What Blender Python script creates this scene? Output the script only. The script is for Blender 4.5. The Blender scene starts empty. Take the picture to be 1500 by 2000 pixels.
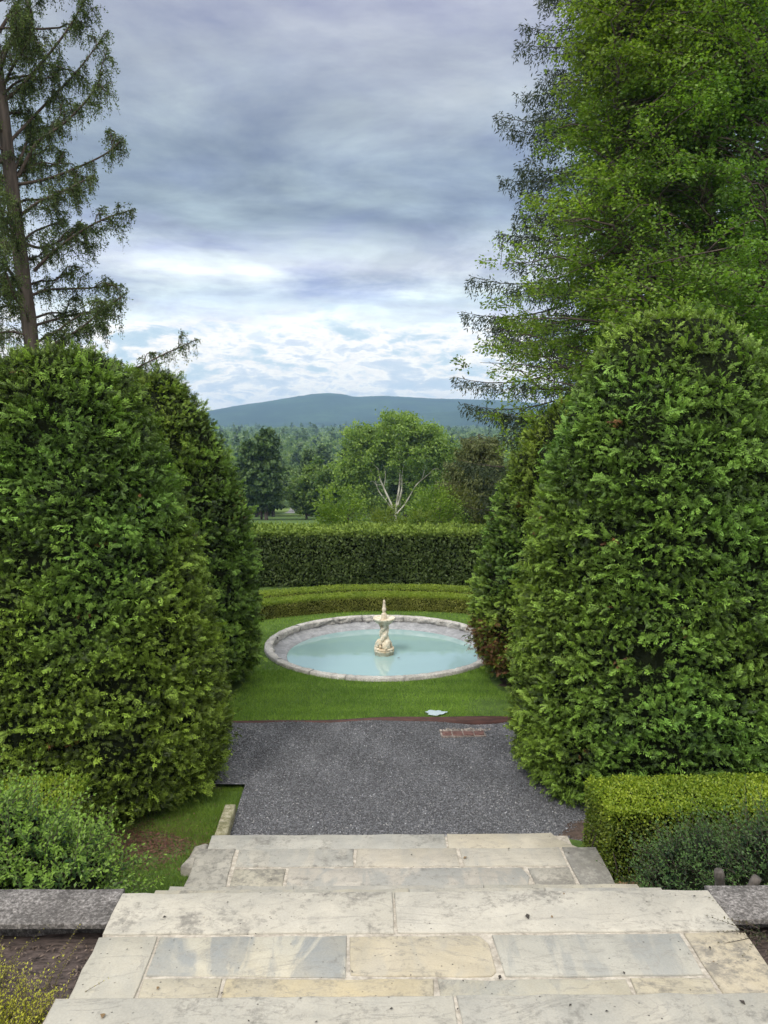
import bpy, math, random
import numpy as np
from mathutils import Matrix, Vector

S = bpy.context.scene
R = math.radians
rng = np.random.default_rng(7)
random.seed(7)

# ------------------------------------------------------------------ camera
EYE = 3.40
PITCH, YAW = R(6.08), R(2.03)
fw = Vector((math.sin(YAW)*math.cos(PITCH), math.cos(YAW)*math.cos(PITCH), -math.sin(PITCH)))
rt = Vector((math.cos(YAW), -math.sin(YAW), 0))
up = rt.cross(fw)
cam = bpy.data.cameras.new('camera')
cam.sensor_fit = 'VERTICAL'
cam.sensor_height = 36.0
cam.lens = 36.0*1550/2000
cam.clip_start, cam.clip_end = 0.05, 30000
camo = bpy.data.objects.new('camera', cam)
S.collection.objects.link(camo)
camo.matrix_world = Matrix(((rt.x, up.x, -fw.x, 0), (rt.y, up.y, -fw.y, 0), (rt.z, up.z, -fw.z, EYE), (0, 0, 0, 1)))
S.camera = camo

# ------------------------------------------------------------------ world, sun, exposure
S.view_settings.view_transform = 'Standard'
S.view_settings.look = 'None'
S.view_settings.gamma = 1.0
S.view_settings.exposure = 0.62
try:
    S.cycles.max_bounces = 8
    S.cycles.diffuse_bounces = 4
    S.cycles.transmission_bounces = 4
    S.cycles.transparent_max_bounces = 8
    S.cycles.volume_bounces = 0
    S.cycles.volume_max_steps = 32
    S.cycles.use_adaptive_sampling = True
    S.cycles.adaptive_threshold = 0.01
    S.cycles.use_denoising = True
except Exception:
    pass
SUN_EL, SUN_AZ = 52.0, 215.0      # azimuth clockwise from +Y: from behind and a little left


class NT:
    """small node-tree writer"""
    def __init__(s, t):
        s.t = t; s.n = t.nodes; s.l = t.links
    def node(s, typ, ins=None, **props):
        n = s.n.new(typ)
        for k, v in props.items():
            setattr(n, k, v)
        for k, v in (ins or {}).items():
            sock = n.inputs[k]
            if isinstance(v, bpy.types.NodeSocket):
                s.l.new(v, sock)
            else:
                sock.default_value = v
        return n
    def math(s, op, a, b=0.0, clamp=False):
        n = s.node('ShaderNodeMath', {0: a, 1: b}, operation=op)
        n.use_clamp = clamp
        return n.outputs[0]
    def noise(s, vec, scale, detail=4, rough=.55, dist=0.0):
        return s.node('ShaderNodeTexNoise', {'Vector': vec, 'Scale': scale, 'Detail': detail, 'Roughness': rough, 'Distortion': dist}).outputs
    def ramp(s, fac, stops, interp='LINEAR'):
        n = s.node('ShaderNodeValToRGB', {'Fac': fac})
        cr = n.color_ramp
        cr.interpolation = interp
        while len(cr.elements) < len(stops):
            cr.elements.new(0.5)
        for e, (p, c) in zip(cr.elements, stops):
            e.position = p
            e.color = (c, c, c, 1) if not isinstance(c, (tuple, list)) else (*c, 1)
        return n.outputs[0]
    def mix(s, fac, a, b, mode='MIX'):
        n = s.n.new('ShaderNodeMix')
        n.data_type = 'RGBA'; n.blend_type = mode
        for sock, v in ((n.inputs[0], fac), (n.inputs[6], a), (n.inputs[7], b)):
            if isinstance(v, bpy.types.NodeSocket):
                s.l.new(v, sock)
            else:
                sock.default_value = (*v, 1) if isinstance(v, tuple) and len(v) == 3 else v
        return n.outputs[2]
    def maprange(s, v, a, b, c, d, smooth=False):
        n = s.node('ShaderNodeMapRange', {'Value': v, 'From Min': a, 'From Max': b, 'To Min': c, 'To Max': d})
        if smooth:
            n.interpolation_type = 'SMOOTHSTEP'
        return n.outputs[0]


w = bpy.data.worlds.new('World')
S.world = w
w.use_nodes = True
T = NT(w.node_tree)
T.n.clear()
sky = T.node('ShaderNodeTexSky', sky_type='NISHITA', sun_disc=False, sun_elevation=R(SUN_EL), sun_rotation=R(SUN_AZ))
tc = T.node('ShaderNodeTexCoord').outputs['Generated']
sep = T.node('ShaderNodeSeparateXYZ', {0: tc}).outputs
z = T.math('MAXIMUM', sep[2], 0.0)
# cloud layer as seen from below: direction divided by its height
den = T.math('ADD', z, 0.06)
cu = T.math('DIVIDE', sep[0], den)
cv = T.math('DIVIDE', sep[1], den)
plane = T.node('ShaderNodeCombineXYZ', {0: cu, 1: cv, 2: 0.0}).outputs[0]
big = T.noise(plane, 0.55, 5, .5, .3)[0]
mid = T.noise(plane, 1.3, 7, .6, .25)[0]
# elevation of the cloud bands, pushed about by the noise so their edges break up
ez = T.math('ADD', z, T.math('MULTIPLY', T.math('SUBTRACT', big, .5), T.math('ADD', T.math('MULTIPLY', z, .35), .035)))
ez = T.math('ADD', ez, T.math('MULTIPLY', T.math('SUBTRACT', mid, .5), T.math('ADD', T.math('MULTIPLY', z, .12), .02)))
grey = T.ramp(ez, [(0.0, (.74, .78, .85)), (.07, (.78, .80, .85)), (.12, (.66, .69, .76)), (.155, (.40, .46, .56)), (.185, (.66, .69, .75)), (.215, (.46, .51, .60)),
                   (.245, (.215, .26, .335)), (.31, (.20, .24, .31)), (.37, (.26, .29, .365)), (.45, (.36, .37, .46)), (.58, (.75, .78, .88)), (.95, (1.0, 1.04, 1.14))])
streak = T.maprange(mid, .3, .72, .58, 1.46)
grey = T.mix(1.0, grey, T.node('ShaderNodeCombineColor', {0: streak, 1: streak, 2: T.maprange(mid, .3, .72, .78, 1.24)}).outputs[0], 'MULTIPLY')
bigm = T.maprange(big, .3, .7, .86, 1.14)
grey = T.mix(1.0, grey, T.node('ShaderNodeCombineColor', {0: bigm, 1: bigm, 2: bigm}).outputs[0], 'MULTIPLY')
stp = T.node('ShaderNodeMapping', {'Vector': tc, 'Scale': (4.0, 4.0, 14.5), 'Location': (1.7, .4, .9)}).outputs[0]
st = T.noise(stp, 1.0, 8, .60, .35)[0]
stm = T.maprange(z, .44, .24, 0.30, 1.0, True)
stv = T.math('ADD', 1.0, T.math('MULTIPLY', stm, T.maprange(st, .36, .66, -.26, .42)))
grey = T.mix(1.0, grey, T.node('ShaderNodeCombineColor', {0: stv, 1: stv, 2: T.math('ADD', T.math('MULTIPLY', stv, .88), .12)}).outputs[0], 'MULTIPLY')
# heaped clouds low down, with gaps of blue
lowp = T.node('ShaderNodeMapping', {'Vector': tc, 'Scale': (9.0, 9.0, 30.0)}).outputs[0]
heap = T.noise(lowp, 1.0, 8, .6, .35)[0]
heap2 = T.noise(T.node('ShaderNodeMapping', {'Vector': tc, 'Scale': (42.0, 42.0, 110.0), 'Location': (3., 1., 2.)}).outputs[0], 1.0, 6, .6, .6)[0]
hm = T.math('ADD', heap, T.math('MULTIPLY', T.math('SUBTRACT', heap2, .5), .42))
lowc = T.ramp(hm, [(.33, (.42, .53, .63)), (.40, (.50, .59, .67)), (.44, (.66, .69, .74)), (.485, (.84, .79, .77)), (.53, (.92, .87, .82)), (.575, (.66, .68, .74)), (.62, (.54, .59, .68)), (.70, (.46, .54, .65))])
lowmask = T.maprange(T.math('ADD', z, T.math('MULTIPLY', T.math('SUBTRACT', heap, .5), .12)), .095, .155, 1.0, 0.0, True)
cloud = T.mix(lowmask, grey, lowc)
# added fill light: unseen sky behind and overhead is brightened and warmed
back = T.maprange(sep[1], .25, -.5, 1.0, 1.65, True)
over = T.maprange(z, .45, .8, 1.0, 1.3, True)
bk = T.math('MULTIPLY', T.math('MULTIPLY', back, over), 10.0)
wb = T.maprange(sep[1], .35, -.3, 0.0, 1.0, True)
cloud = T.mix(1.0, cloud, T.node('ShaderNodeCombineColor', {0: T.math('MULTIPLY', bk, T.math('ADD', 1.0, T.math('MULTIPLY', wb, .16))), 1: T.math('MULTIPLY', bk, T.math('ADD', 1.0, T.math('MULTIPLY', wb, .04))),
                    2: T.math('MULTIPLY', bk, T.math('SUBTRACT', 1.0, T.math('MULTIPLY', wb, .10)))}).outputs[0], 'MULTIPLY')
thin = T.maprange(big, .25, .7, .16, .04)
cloud = T.mix(1.0, cloud, (.97, .975, .93), 'MULTIPLY')
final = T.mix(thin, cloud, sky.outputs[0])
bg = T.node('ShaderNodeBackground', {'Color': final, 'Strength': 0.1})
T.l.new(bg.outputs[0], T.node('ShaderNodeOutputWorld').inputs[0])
w.cycles.sampling_method = 'MANUAL'
w.cycles.sample_map_resolution = 512

sun = bpy.data.lights.new('sun', 'SUN')
sun.energy = 1.5
sun.angle = R(13)
sun.color = (1.0, .95, .86)
suno = bpy.data.objects.new('sun', sun)
S.collection.objects.link(suno)
az, el = R(SUN_AZ), R(SUN_EL)
sd = Vector((math.sin(az)*math.cos(el), math.cos(az)*math.cos(el), math.sin(el)))
suno.rotation_euler = sd.to_track_quat('Z', 'Y').to_euler()
suno.location = sd*40


# ------------------------------------------------------------------ materials
def material(name):
    m = bpy.data.materials.new(name)
    m.use_nodes = True
    m.node_tree.nodes.clear()
    t = NT(m.node_tree)
    return m, t


def finish(t, shader, vol=None):
    o = t.node('ShaderNodeOutputMaterial')
    if shader is not None:
        t.l.new(shader, o.inputs[0])
    if vol is not None:
        t.l.new(vol, o.inputs[1])


def bump(t, h, strength, dist, normal=None):
    ins = {'Height': h, 'Strength': strength, 'Distance': dist}
    if normal is not None:
        ins['Normal'] = normal
    return t.node('ShaderNodeBump', ins).outputs[0]


def leaf_mat(name, rough=.5, trans=.35, spec=.35, warm=(1.15, 1.25, .55)):
    m, t = material(name)
    c = t.node('ShaderNodeAttribute', attribute_name='col').outputs[0]
    p = t.node('ShaderNodeBsdfPrincipled', {'Base Color': c, 'Roughness': rough, 'Specular IOR Level': spec}).outputs[0]
    tr = t.node('ShaderNodeBsdfTranslucent', {'Color': t.mix(1.0, c, warm, 'MULTIPLY')}).outputs[0]
    finish(t, t.node('ShaderNodeMixShader', {0: trans, 1: p, 2: tr}).outputs[0])
    return m


def simple_mat(name, c1, c2, scale, rough=.8, detail=6, bstr=.4, bdist=.01, lo=.35, hi=.65, stretch=(1, 1, 1), spec=.3):
    m, t = material(name)
    pos = t.node('ShaderNodeMapping', {'Vector': t.node('ShaderNodeNewGeometry').outputs['Position'], 'Scale': stretch}).outputs[0]
    n = t.noise(pos, scale, detail, .62)[0]
    col = t.ramp(n, [(lo, c1), (hi, c2)])
    p = t.node('ShaderNodeBsdfPrincipled', {'Base Color': col, 'Roughness': rough, 'Specular IOR Level': spec,
               'Normal': bump(t, n, bstr, bdist)}).outputs[0]
    finish(t, p)
    return m


M = {}
M['leaf'] = leaf_mat('leaf', .5, .42)
M['conifer'] = leaf_mat('conifer_leaf', .5, .16, .25)
M['needle'] = leaf_mat('needle', .6, .15, .25)
M['bark'] = simple_mat('bark', (.035, .027, .024), (.11, .085, .075), 9, .9, 6, .8, .03, stretch=(1, 1, .18))
M['bark_red'] = simple_mat('bark_red', (.038, .031, .028), (.105, .086, .078), 11, .9, 6, .8, .03, stretch=(1, 1, .12))
M['bark_white'] = simple_mat('bark_white', (.22, .21, .18), (.62, .60, .54), 1.2, .8, 6, .4, .03)
M['twig'] = simple_mat('twig', (.02, .016, .012), (.07, .052, .04), 12, .95, 5, .6, .01)
M['core'] = simple_mat('shade_core', (.004, .006, .003), (.012, .016, .008), 14, 1.0, 5, .8, .04, spec=.05)  # near-black colour stands in for the shade inside hedges and crowns
M['soil'] = simple_mat('soil', (.022, .016, .014), (.11, .078, .062), 16, .95, 10, 1.0, .03, .32, .7)
M['mulch'] = simple_mat('mulch', (.024, .019, .018), (.12, .092, .084), 24, .95, 10, .5, .012, .34, .74, stretch=(.6, 2.5, 1))
M['turf'] = simple_mat('turf', (.035, .070, .012), (.075, .13, .024), 7, .95, 10, .8, .02)
M['edging'] = simple_mat('painted_edging', (.034, .014, .012), (.085, .036, .030), 6, .6, 7, .3, .004, stretch=(1, 3, 6))
M['brick'] = simple_mat('brick', (.07, .036, .033), (.15, .085, .075), 22, .9, 6, .7, .008)
M['mortar'] = simple_mat('mortar', (.22, .20, .17), (.42, .39, .34), 30, .95, 8, .8, .006)
M['debris'] = simple_mat('stone_debris', (.10, .08, .075), (.26, .23, .21), 30, .95, 4, .6, .006)
M['stump'] = simple_mat('stump_wood', (.03, .027, .024), (.12, .108, .10), 18, .9, 6, .6, .01, stretch=(1, 1, .3))
M['leaf_litter'] = simple_mat('leaf_litter', (.20, .085, .03), (.38, .20, .08), 20, .8)
M['asphalt'] = simple_mat('asphalt', (.16, .16, .165), (.26, .26, .27), .5, .9)
M['meadow'] = simple_mat('meadow', (.085, .14, .03), (.15, .21, .055), .35, .95)


def marble_mat():
    m, t = material('weathered_marble')
    tint = t.node('ShaderNodeAttribute', attribute_name='col').outputs[0]
    sp = t.node('ShaderNodeAttribute', attribute_name='wear')
    aux = t.node('ShaderNodeSeparateColor', {0: sp.outputs[0]}).outputs      # R banding, G dirt, B ochre
    seed = t.node('ShaderNodeAttribute', attribute_name='seed').outputs['Fac']
    pos = t.node('ShaderNodeNewGeometry').outputs['Position']
    off = t.node('ShaderNodeCombineXYZ', {0: seed, 1: seed, 2: t.math('MULTIPLY', seed, .37)}).outputs[0]
    p = t.node('ShaderNodeVectorMath', {0: pos, 1: off}, operation='ADD').outputs[0]
    # broad clouding
    cl = t.noise(p, 3.2, 8, .6, .8)[0]
    base = t.mix(t.ramp(cl, [(.36, 0.0), (.66, 1.0)]), t.mix(1.0, tint, (.76, .77, .78), 'MULTIPLY'), tint)
    # blue-grey figure running across the block
    rot = t.node('ShaderNodeMapping', {'Vector': p, 'Rotation': (0, 0, R(28)), 'Scale': (4.6, 1.35, 1.0)}).outputs[0]
    band = t.ramp(t.noise(rot, 1.0, 7, .58, 1.3)[0], [(.46, 0.0), (.55, 1.0)])
    base = t.mix(t.math('MULTIPLY', band, aux[0], True), base, (.215, .225, .22))
    # ochre iron stain
    och = t.ramp(t.noise(p, 2.1, 6, .6, .6)[0], [(.38, 0.0), (.62, 1.0)])
    base = t.mix(t.math('MULTIPLY', och, aux[2], True), base, (.40, .34, .22))
    # thin veins
    vn = t.noise(t.node('ShaderNodeMapping', {'Vector': p, 'Rotation': (0, 0, R(-18)), 'Scale': (1.3, 3.4, 1.0)}).outputs[0], 1.3, 9, .62, 1.6)[0]
    vein = t.ramp(t.math('ABSOLUTE', t.math('SUBTRACT', vn, .5)), [(0.0, 1.0), (.012, .0)])
    base = t.mix(t.math('MULTIPLY', vein, .55), base, (.24, .23, .21))
    # lichen and dirt speckle
    dn = t.noise(p, 24, 12, .72, .2)[0]
    dl = t.noise(p, 2.6, 4, .6)[0]
    dthr = t.math('ADD', dn, t.math('MULTIPLY', t.math('SUBTRACT', dl, .5), .8))
    dirt = t.ramp(t.math('ADD', dthr, t.math('MULTIPLY', t.math('SUBTRACT', aux[1], .5), .50)), [(.50, 0.0), (.68, 1.0)])
    base = t.mix(t.math('MULTIPLY', dirt, .72), base, (.115, .11, .10))
    # pits
    vo = t.node('ShaderNodeTexVoronoi', {'Vector': p, 'Scale': 26.0, 'Randomness': 1.0}, feature='F1').outputs[0]
    gate = t.ramp(t.noise(p, 5.5, 3, .5)[0], [(.46, 0.0), (.56, 1.0)])
    pit = t.math('MULTIPLY', t.ramp(vo, [(.07, 1.0), (.13, 0.0)]), gate)
    base = t.mix(t.math('MULTIPLY', pit, .8), base, (.055, .05, .045))
    fine = t.noise(p, 120, 4, .6)[0]
    base = t.mix(.12, base, t.ramp(fine, [(.3, .2), (.7, .9)]), 'OVERLAY')
    h = t.math('SUBTRACT', t.math('ADD', t.math('MULTIPLY', dn, .5), t.math('MULTIPLY', fine, .2)), t.math('ADD', t.math('MULTIPLY', pit, 1.0), t.math('MULTIPLY', vein, .3)))
    b = bump(t, h, .5, .006)
    finish(t, t.node('ShaderNodeBsdfPrincipled', {'Base Color': base, 'Roughness': .62, 'Specular IOR Level': .35, 'Normal': b}).outputs[0])
    return m


def granite_mat(name, a, b, c, scale=60):
    m, t = material(name)
    pos = t.node('ShaderNodeNewGeometry').outputs['Position']
    n = t.noise(pos, scale, 8, .75)[0]
    l = t.noise(pos, 6, 6, .6, .5)[0]
    col = t.ramp(n, [(.34, a), (.5, b), (.66, c)])
    col = t.mix(t.ramp(l, [(.35, .55), (.65, 0.0)]), col, tuple(x*.55 for x in a))
    finish(t, t.node('ShaderNodeBsdfPrincipled', {'Base Color': col, 'Roughness': .9, 'Specular IOR Level': .25, 'Normal': bump(t, n, .8, .012)}).outputs[0])
    return m


def gravel_mat():
    m, t = material('gravel')
    pos = t.node('ShaderNodeNewGeometry').outputs['Position']
    vo = t.node('ShaderNodeTexVoronoi', {'Vector': pos, 'Scale': 75.0}, feature='F1').outputs
    g = t.node('ShaderNodeSeparateColor', {0: vo[1]}).outputs[0]
    col = t.ramp(g, [(.0, (.045, .047, .056)), (.55, (.115, .12, .135)), (.92, (.19, .195, .21)), (.99, (.34, .34, .34))])
    l = t.noise(pos, 1.6, 5, .6)[0]
    col = t.mix(1.0, col, t.ramp(l, [(.3, .78), (.7, 1.15)]), 'MULTIPLY')
    d = t.ramp(vo[0], [(.0, 1.0), (.8, 0.0)])
    finish(t, t.node('ShaderNodeBsdfPrincipled', {'Base Color': col, 'Roughness': .75, 'Specular IOR Level': .35, 'Normal': bump(t, d, 1.0, .010)}).outputs[0])
    return m


def stone_col_mat(name='gravel_stone', rough=.7):
    m, t = material(name)
    c = t.node('ShaderNodeAttribute', attribute_name='col').outputs[0]
    finish(t, t.node('ShaderNodeBsdfPrincipled', {'Base Color': c, 'Roughness': rough, 'Specular IOR Level': .4}).outputs[0])
    return m


def water_mat():
    m, t = material('pool_water')
    pos = t.node('ShaderNodeNewGeometry').outputs['Position']
    c = t.node('ShaderNodeVectorMath', {0: pos, 1: (-.42, -12.15, 0)}, operation='ADD').outputs[0]
    rad = t.node('ShaderNodeVectorMath', {0: c}, operation='LENGTH').outputs[1]
    rip = t.math('SINE', t.math('ADD', t.math('MULTIPLY', rad, 58.0), t.math('MULTIPLY', t.noise(pos, 1.8, 2, .5)[0], 14.0)))
    fade = t.maprange(t.node('ShaderNodeSeparateXYZ', {0: c}).outputs[1], .1, 1.0, 0.0, 1.0)
    far = t.maprange(rad, .3, 1.5, .8, 0.0)
    calm = t.noise(t.node('ShaderNodeMapping', {'Vector': pos, 'Scale': (2.2, 5.0, 1)}).outputs[0], 1.6, 3, .5)[0]
    h = t.math('ADD', t.math('MULTIPLY', t.math('MULTIPLY', rip, fade), t.math('MULTIPLY', far, .3)), t.math('MULTIPLY', calm, .8))
    mk = t.noise(pos, .9, 3, .5)[0]
    col = t.mix(mk, (.25, .395, .405), (.285, .435, .445))
    finish(t, t.node('ShaderNodeBsdfPrincipled', {'Base Color': col, 'Roughness': .02, 'IOR': 1.38, 'Specular IOR Level': .9, 'Coat Weight': .7, 'Coat IOR': 1.5, 'Coat Roughness': .01, 'Normal': bump(t, h, .12, .012)}).outputs[0])
    return m


def carved_mat():
    m, t = material('carved_marble')
    pos = t.node('ShaderNodeNewGeometry').outputs['Position']
    n = t.noise(pos, 22, 8, .65)[0]
    l = t.noise(pos, 6, 5, .6, .5)[0]
    col = t.ramp(n, [(.33, (.30, .26, .19)), (.5, (.60, .55, .44)), (.68, (.72, .69, .60))])
    col = t.mix(t.ramp(l, [(.5, 0.0), (.68, .55)]), col, (.46, .30, .14))
    finish(t, t.node('ShaderNodeBsdfPrincipled', {'Base Color': col, 'Roughness': .7, 'Normal': bump(t, n, .5, .008)}).outputs[0])
    return m


def hill_mat(name, c1, c2, scale):
    m, t = material(name)
    pos = t.node('ShaderNodeNewGeometry').outputs['Position']
    n = t.noise(pos, scale, 10, .8)[0]
    l = t.noise(pos, scale*.25, 5, .6)[0]
    col = t.mix(t.ramp(l, [(.4, 0.0), (.6, .75)]), t.ramp(n, [(.35, c1), (.65, c2)]), c1)
    finish(t, t.node('ShaderNodeBsdfPrincipled', {'Base Color': col, 'Roughness': 1.0, 'Specular IOR Level': .0, 'Normal': bump(t, n, 1.0, 6.0)}).outputs[0])
    return m


M['marble'] = marble_mat()
M['granite'] = granite_mat('granite', (.05, .047, .045), (.17, .16, .155), (.44, .42, .41))
M['rim'] = granite_mat('rim_stone', (.24, .235, .225), (.47, .46, .44), (.62, .61, .58), 40)
M['basin'] = granite_mat('basin_plaster', (.22, .23, .25), (.30, .31, .33), (.37, .38, .40), 18)
M['mossy'] = granite_mat('mossy_stone', (.10, .10, .05), (.26, .25, .16), (.42, .40, .32), 30)
M['gravel'] = gravel_mat()
M['stone'] = stone_col_mat()
M['grass'] = leaf_mat('grass_blade', .55, .3, .3)
M['water'] = water_mat()
M['carved'] = carved_mat()
M['mountain'] = hill_mat('mountain_forest', (.008, .018, .010), (.055, .10, .035), .03)

pm, pt = material('puddle_water')
finish(pt, pt.node('ShaderNodeBsdfPrincipled', {'Base Color': (.36, .45, .47, 1), 'Roughness': .06, 'Specular IOR Level': .5}).outputs[0])
M['puddle'] = pm


# ------------------------------------------------------------------ mesh helpers
def nrm(v):
    return v/np.maximum(np.linalg.norm(v, axis=-1, keepdims=True), 1e-9)


def make_mesh(name, V, F, mat, col=None, smooth=False, extra=None):
    """V (n,3), F (m,4) or (m,3) or a list of both"""
    V = np.asarray(V, np.float32)
    Fs = F if isinstance(F, list) else [F]
    Fs = [np.asarray(f, np.int32) for f in Fs if len(f)]
    me = bpy.data.meshes.new(name)
    me.vertices.add(len(V))
    me.vertices.foreach_set('co', V.ravel())
    loops = np.concatenate([f.ravel() for f in Fs])
    sizes = np.concatenate([np.full(len(f), f.shape[1], np.int32) for f in Fs])
    starts = np.concatenate([[0], np.cumsum(sizes)[:-1]]).astype(np.int32)
    me.loops.add(len(loops))
    me.loops.foreach_set('vertex_index', loops)
    me.polygons.add(len(sizes))
    me.polygons.foreach_set('loop_start', starts)
    me.polygons.foreach_set('loop_total', sizes)
    if smooth:
        me.polygons.foreach_set('use_smooth', np.ones(len(sizes), bool))
    me.update(calc_edges=True)
    for an, arr in ([('col', col)] if col is not None else []) + list((extra or {}).items()):
        arr = np.asarray(arr, np.float32)
        if arr.ndim == 1:
            a = me.attributes.new(an, 'FLOAT', 'POINT')
            a.data.foreach_set('value', arr)
        else:
            a = me.attributes.new(an, 'FLOAT_COLOR', 'POINT')
            rgba = np.ones((len(V), 4), np.float32)
            rgba[:, :3] = arr
            a.data.foreach_set('color', rgba.ravel())
    if mat:
        me.materials.append(mat)
    return me


def link(o, parent=None):
    S.collection.objects.link(o)
    if parent is not None:
        o.parent = parent
    return o


def world_loc(o):
    p = np.zeros(3)
    while o is not None:
        p += np.array(o.location)
        o = o.parent
    return p


def part(name, V, F, mat, parent=None, **kw):
    """a mesh given in world coordinates, linked as ONE object below its parent"""
    off = world_loc(parent) if parent is not None else np.zeros(3)
    return link(bpy.data.objects.new(name, make_mesh(name, np.asarray(V)-off, F, mat, **kw)), parent)


def tag(o, label=None, cat=None, group=None, kind=None):
    for k, v in (('label', label), ('category', cat), ('group', group), ('kind', kind)):
        if v:
            o[k] = v
    return o


def thing(name, loc, label, cat, group=None):
    o = bpy.data.objects.new(name, None)
    o.empty_display_size = .2
    o.location = loc
    link(o)
    return tag(o, label, cat, group)


def copy_thing(o, loc, rz=0.0, sc=1.0, label=None):
    c = o.copy()
    S.collection.objects.link(c)
    c.location = loc; c.rotation_euler = (0, 0, rz)
    c.scale = (sc, sc, sc) if not isinstance(sc, tuple) else sc
    if label:
        c['label'] = label
    for ch in o.children:
        d = ch.copy()
        S.collection.objects.link(d)
        d.parent = c
    return c


class Acc:
    def __init__(s):
        s.V = []; s.F = []; s.C = []; s.n = 0
    def add(s, V, F, C=None):
        V = np.asarray(V, float); F = np.asarray(F, int)
        s.V.append(V); s.F.append(F+s.n)
        if C is not None:
            C = np.asarray(C, float)
            s.C.append(np.broadcast_to(C, (len(V), 3)) if C.ndim == 1 else C)
        s.n += len(V)
        return s
    def faces(s):
        q = [f for f in s.F if f.shape[1] == 4]; t = [f for f in s.F if f.shape[1] == 3]
        return ([np.concatenate(q)] if q else []) + ([np.concatenate(t)] if t else [])
    def part(s, name, mat, parent=None, **kw):
        col = np.concatenate(s.C) if s.C else None
        return part(name, np.concatenate(s.V), s.faces(), mat, parent, col=col, **kw)


def kite(w=.35, base=.0, fold=.12, widest=.45):
    """one leaf: base, right, tip, left; along +Y"""
    return np.array([[0, base, 0], [w/2, widest, fold*w], [0, 1, 0], [-w/2, widest, fold*w]]), np.array([[0, 1, 2, 3]])


def frond(pairs=7, wid=.10, ang=40, spread=.5, droop=.18, sub=True, tilt=0.0, seed=1):
    """a flat scale-leaved spray along +Y"""
    Vs, Fs, n = [], [], 0
    r_ = np.random.default_rng(seed)
    def blade(p, d, L, wd):
        nonlocal n
        d = np.array(d)/np.linalg.norm(d); s = np.array([d[1], -d[0]])
        p = np.array(p)
        pts = [p, p+d*L*.55+s*wd/2, p+d*L, p+d*L*.55-s*wd/2]
        tl, ro = r_.normal()*tilt, r_.normal()*tilt*.5
        for w_, q in zip((0, .5, 1, .5), pts):
            Vs.append([q[0], q[1], -droop*(q[1]**2)-.5*droop*abs(q[0])+tl*L*w_])
        Vs[-1][2] += ro*wd; Vs[-3][2] -= ro*wd
        Fs.append([n, n+1, n+2, n+3]); n += 4
    blade((0, 0), (0, 1), 1.0, wid)
    for i in range(pairs):
        t_ = .08+.80*i/(pairs-1)
        L = spread*(1-t_*.72)*(0.55+.45*min(1, t_*4))
        for sgn in (-1, 1):
            a = R(ang)*sgn
            d = (math.sin(a), math.cos(a))
            p = (0, t_+.02*sgn)
            blade(p, d, L, wid*1.15)
            if sub and i < pairs-2:
                for u, sg in ((.4, 1), (.62, -1)):
                    b = a+R(36)*sg
                    q = (p[0]+d[0]*L*u, p[1]+d[1]*L*u)
                    blade(q, (math.sin(b), math.cos(b)), L*.42, wid*.95)
    return np.array(Vs), np.array(Fs)


def scatter(tmpl, P, D, N, s, C=None, tip=0.0):
    """copies of a template at P, +Y along D, +Z near N, size s (n,) or (n,3); returns V, F, C"""
    tv, tf = tmpl
    Y = nrm(np.asarray(D, float)); X = nrm(np.cross(Y, N)); Z = np.cross(X, Y)
    s = np.asarray(s, float)
    if s.ndim == 1:
        s = s[:, None]*np.ones((1, 3))
    n, k = len(P), len(tv)
    V = (P[:, None, :] + (tv[None, :, 0, None]*s[:, None, 0, None])*X[:, None, :]
         + (tv[None, :, 1, None]*s[:, None, 1, None])*Y[:, None, :] + (tv[None, :, 2, None]*s[:, None, 2, None])*Z[:, None, :])
    F = (tf[None, :, :] + (np.arange(n)*k)[:, None, None]).reshape(-1, tf.shape[1])
    if C is None:
        return V.reshape(-1, 3), F
    Cc = np.repeat(np.asarray(C, float), k, axis=0)
    if tip:      # fresh growth lighter at the ends; inner shade painted in towards the base
        Cc = Cc*(1-tip+2*tip*np.tile(np.clip(np.hypot(tv[:, 0], tv[:, 1]), 0, 1.1), n))[:, None]
    return V.reshape(-1, 3), F, Cc


def rdir(n):
    return nrm(rng.normal(size=(n, 3)))


def fnoise(P, scale, seed=0, octaves=3):
    """cheap smooth noise, roughly -1..1"""
    r = np.random.default_rng(1000+seed)
    out = np.zeros(len(P)); amp = 1.0; tot = 0
    for o in range(octaves):
        K = r.normal(size=(6, 3))*scale*(1.9**o); ph = r.uniform(0, 6.28, 6)
        out += amp*np.sin(P@K.T+ph).mean(1)*1.7
        tot += amp; amp *= .55
    return out/tot


def lerp3(a, b, t_):
    t_ = np.clip(t_, 0, 1)[:, None]
    return np.array(a)*(1-t_)+np.array(b)*t_


def tube(pts, radii, sides=8, cap=True):
    pts = np.asarray(pts, float); radii = np.asarray(radii, float)
    T_ = nrm(np.gradient(pts, axis=0))
    ref = np.array([0, 0, 1.]) if abs(T_[0, 2]) < .8 else np.array([1., 0, 0])
    X = nrm(np.cross(T_, ref)); Y = np.cross(T_, X)
    a = np.linspace(0, 2*np.pi, sides, endpoint=False)
    V = pts[:, None, :]+radii[:, None, None]*(np.cos(a)[None, :, None]*X[:, None, :]+np.sin(a)[None, :, None]*Y[:, None, :])
    i = np.arange(len(pts)-1)[:, None]*sides; j = np.arange(sides)[None, :]; j2 = (j+1) % sides
    F = np.stack([i+j, i+j2, i+sides+j2, i+sides+j], -1).reshape(-1, 4)
    return V.reshape(-1, 3), F


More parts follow.
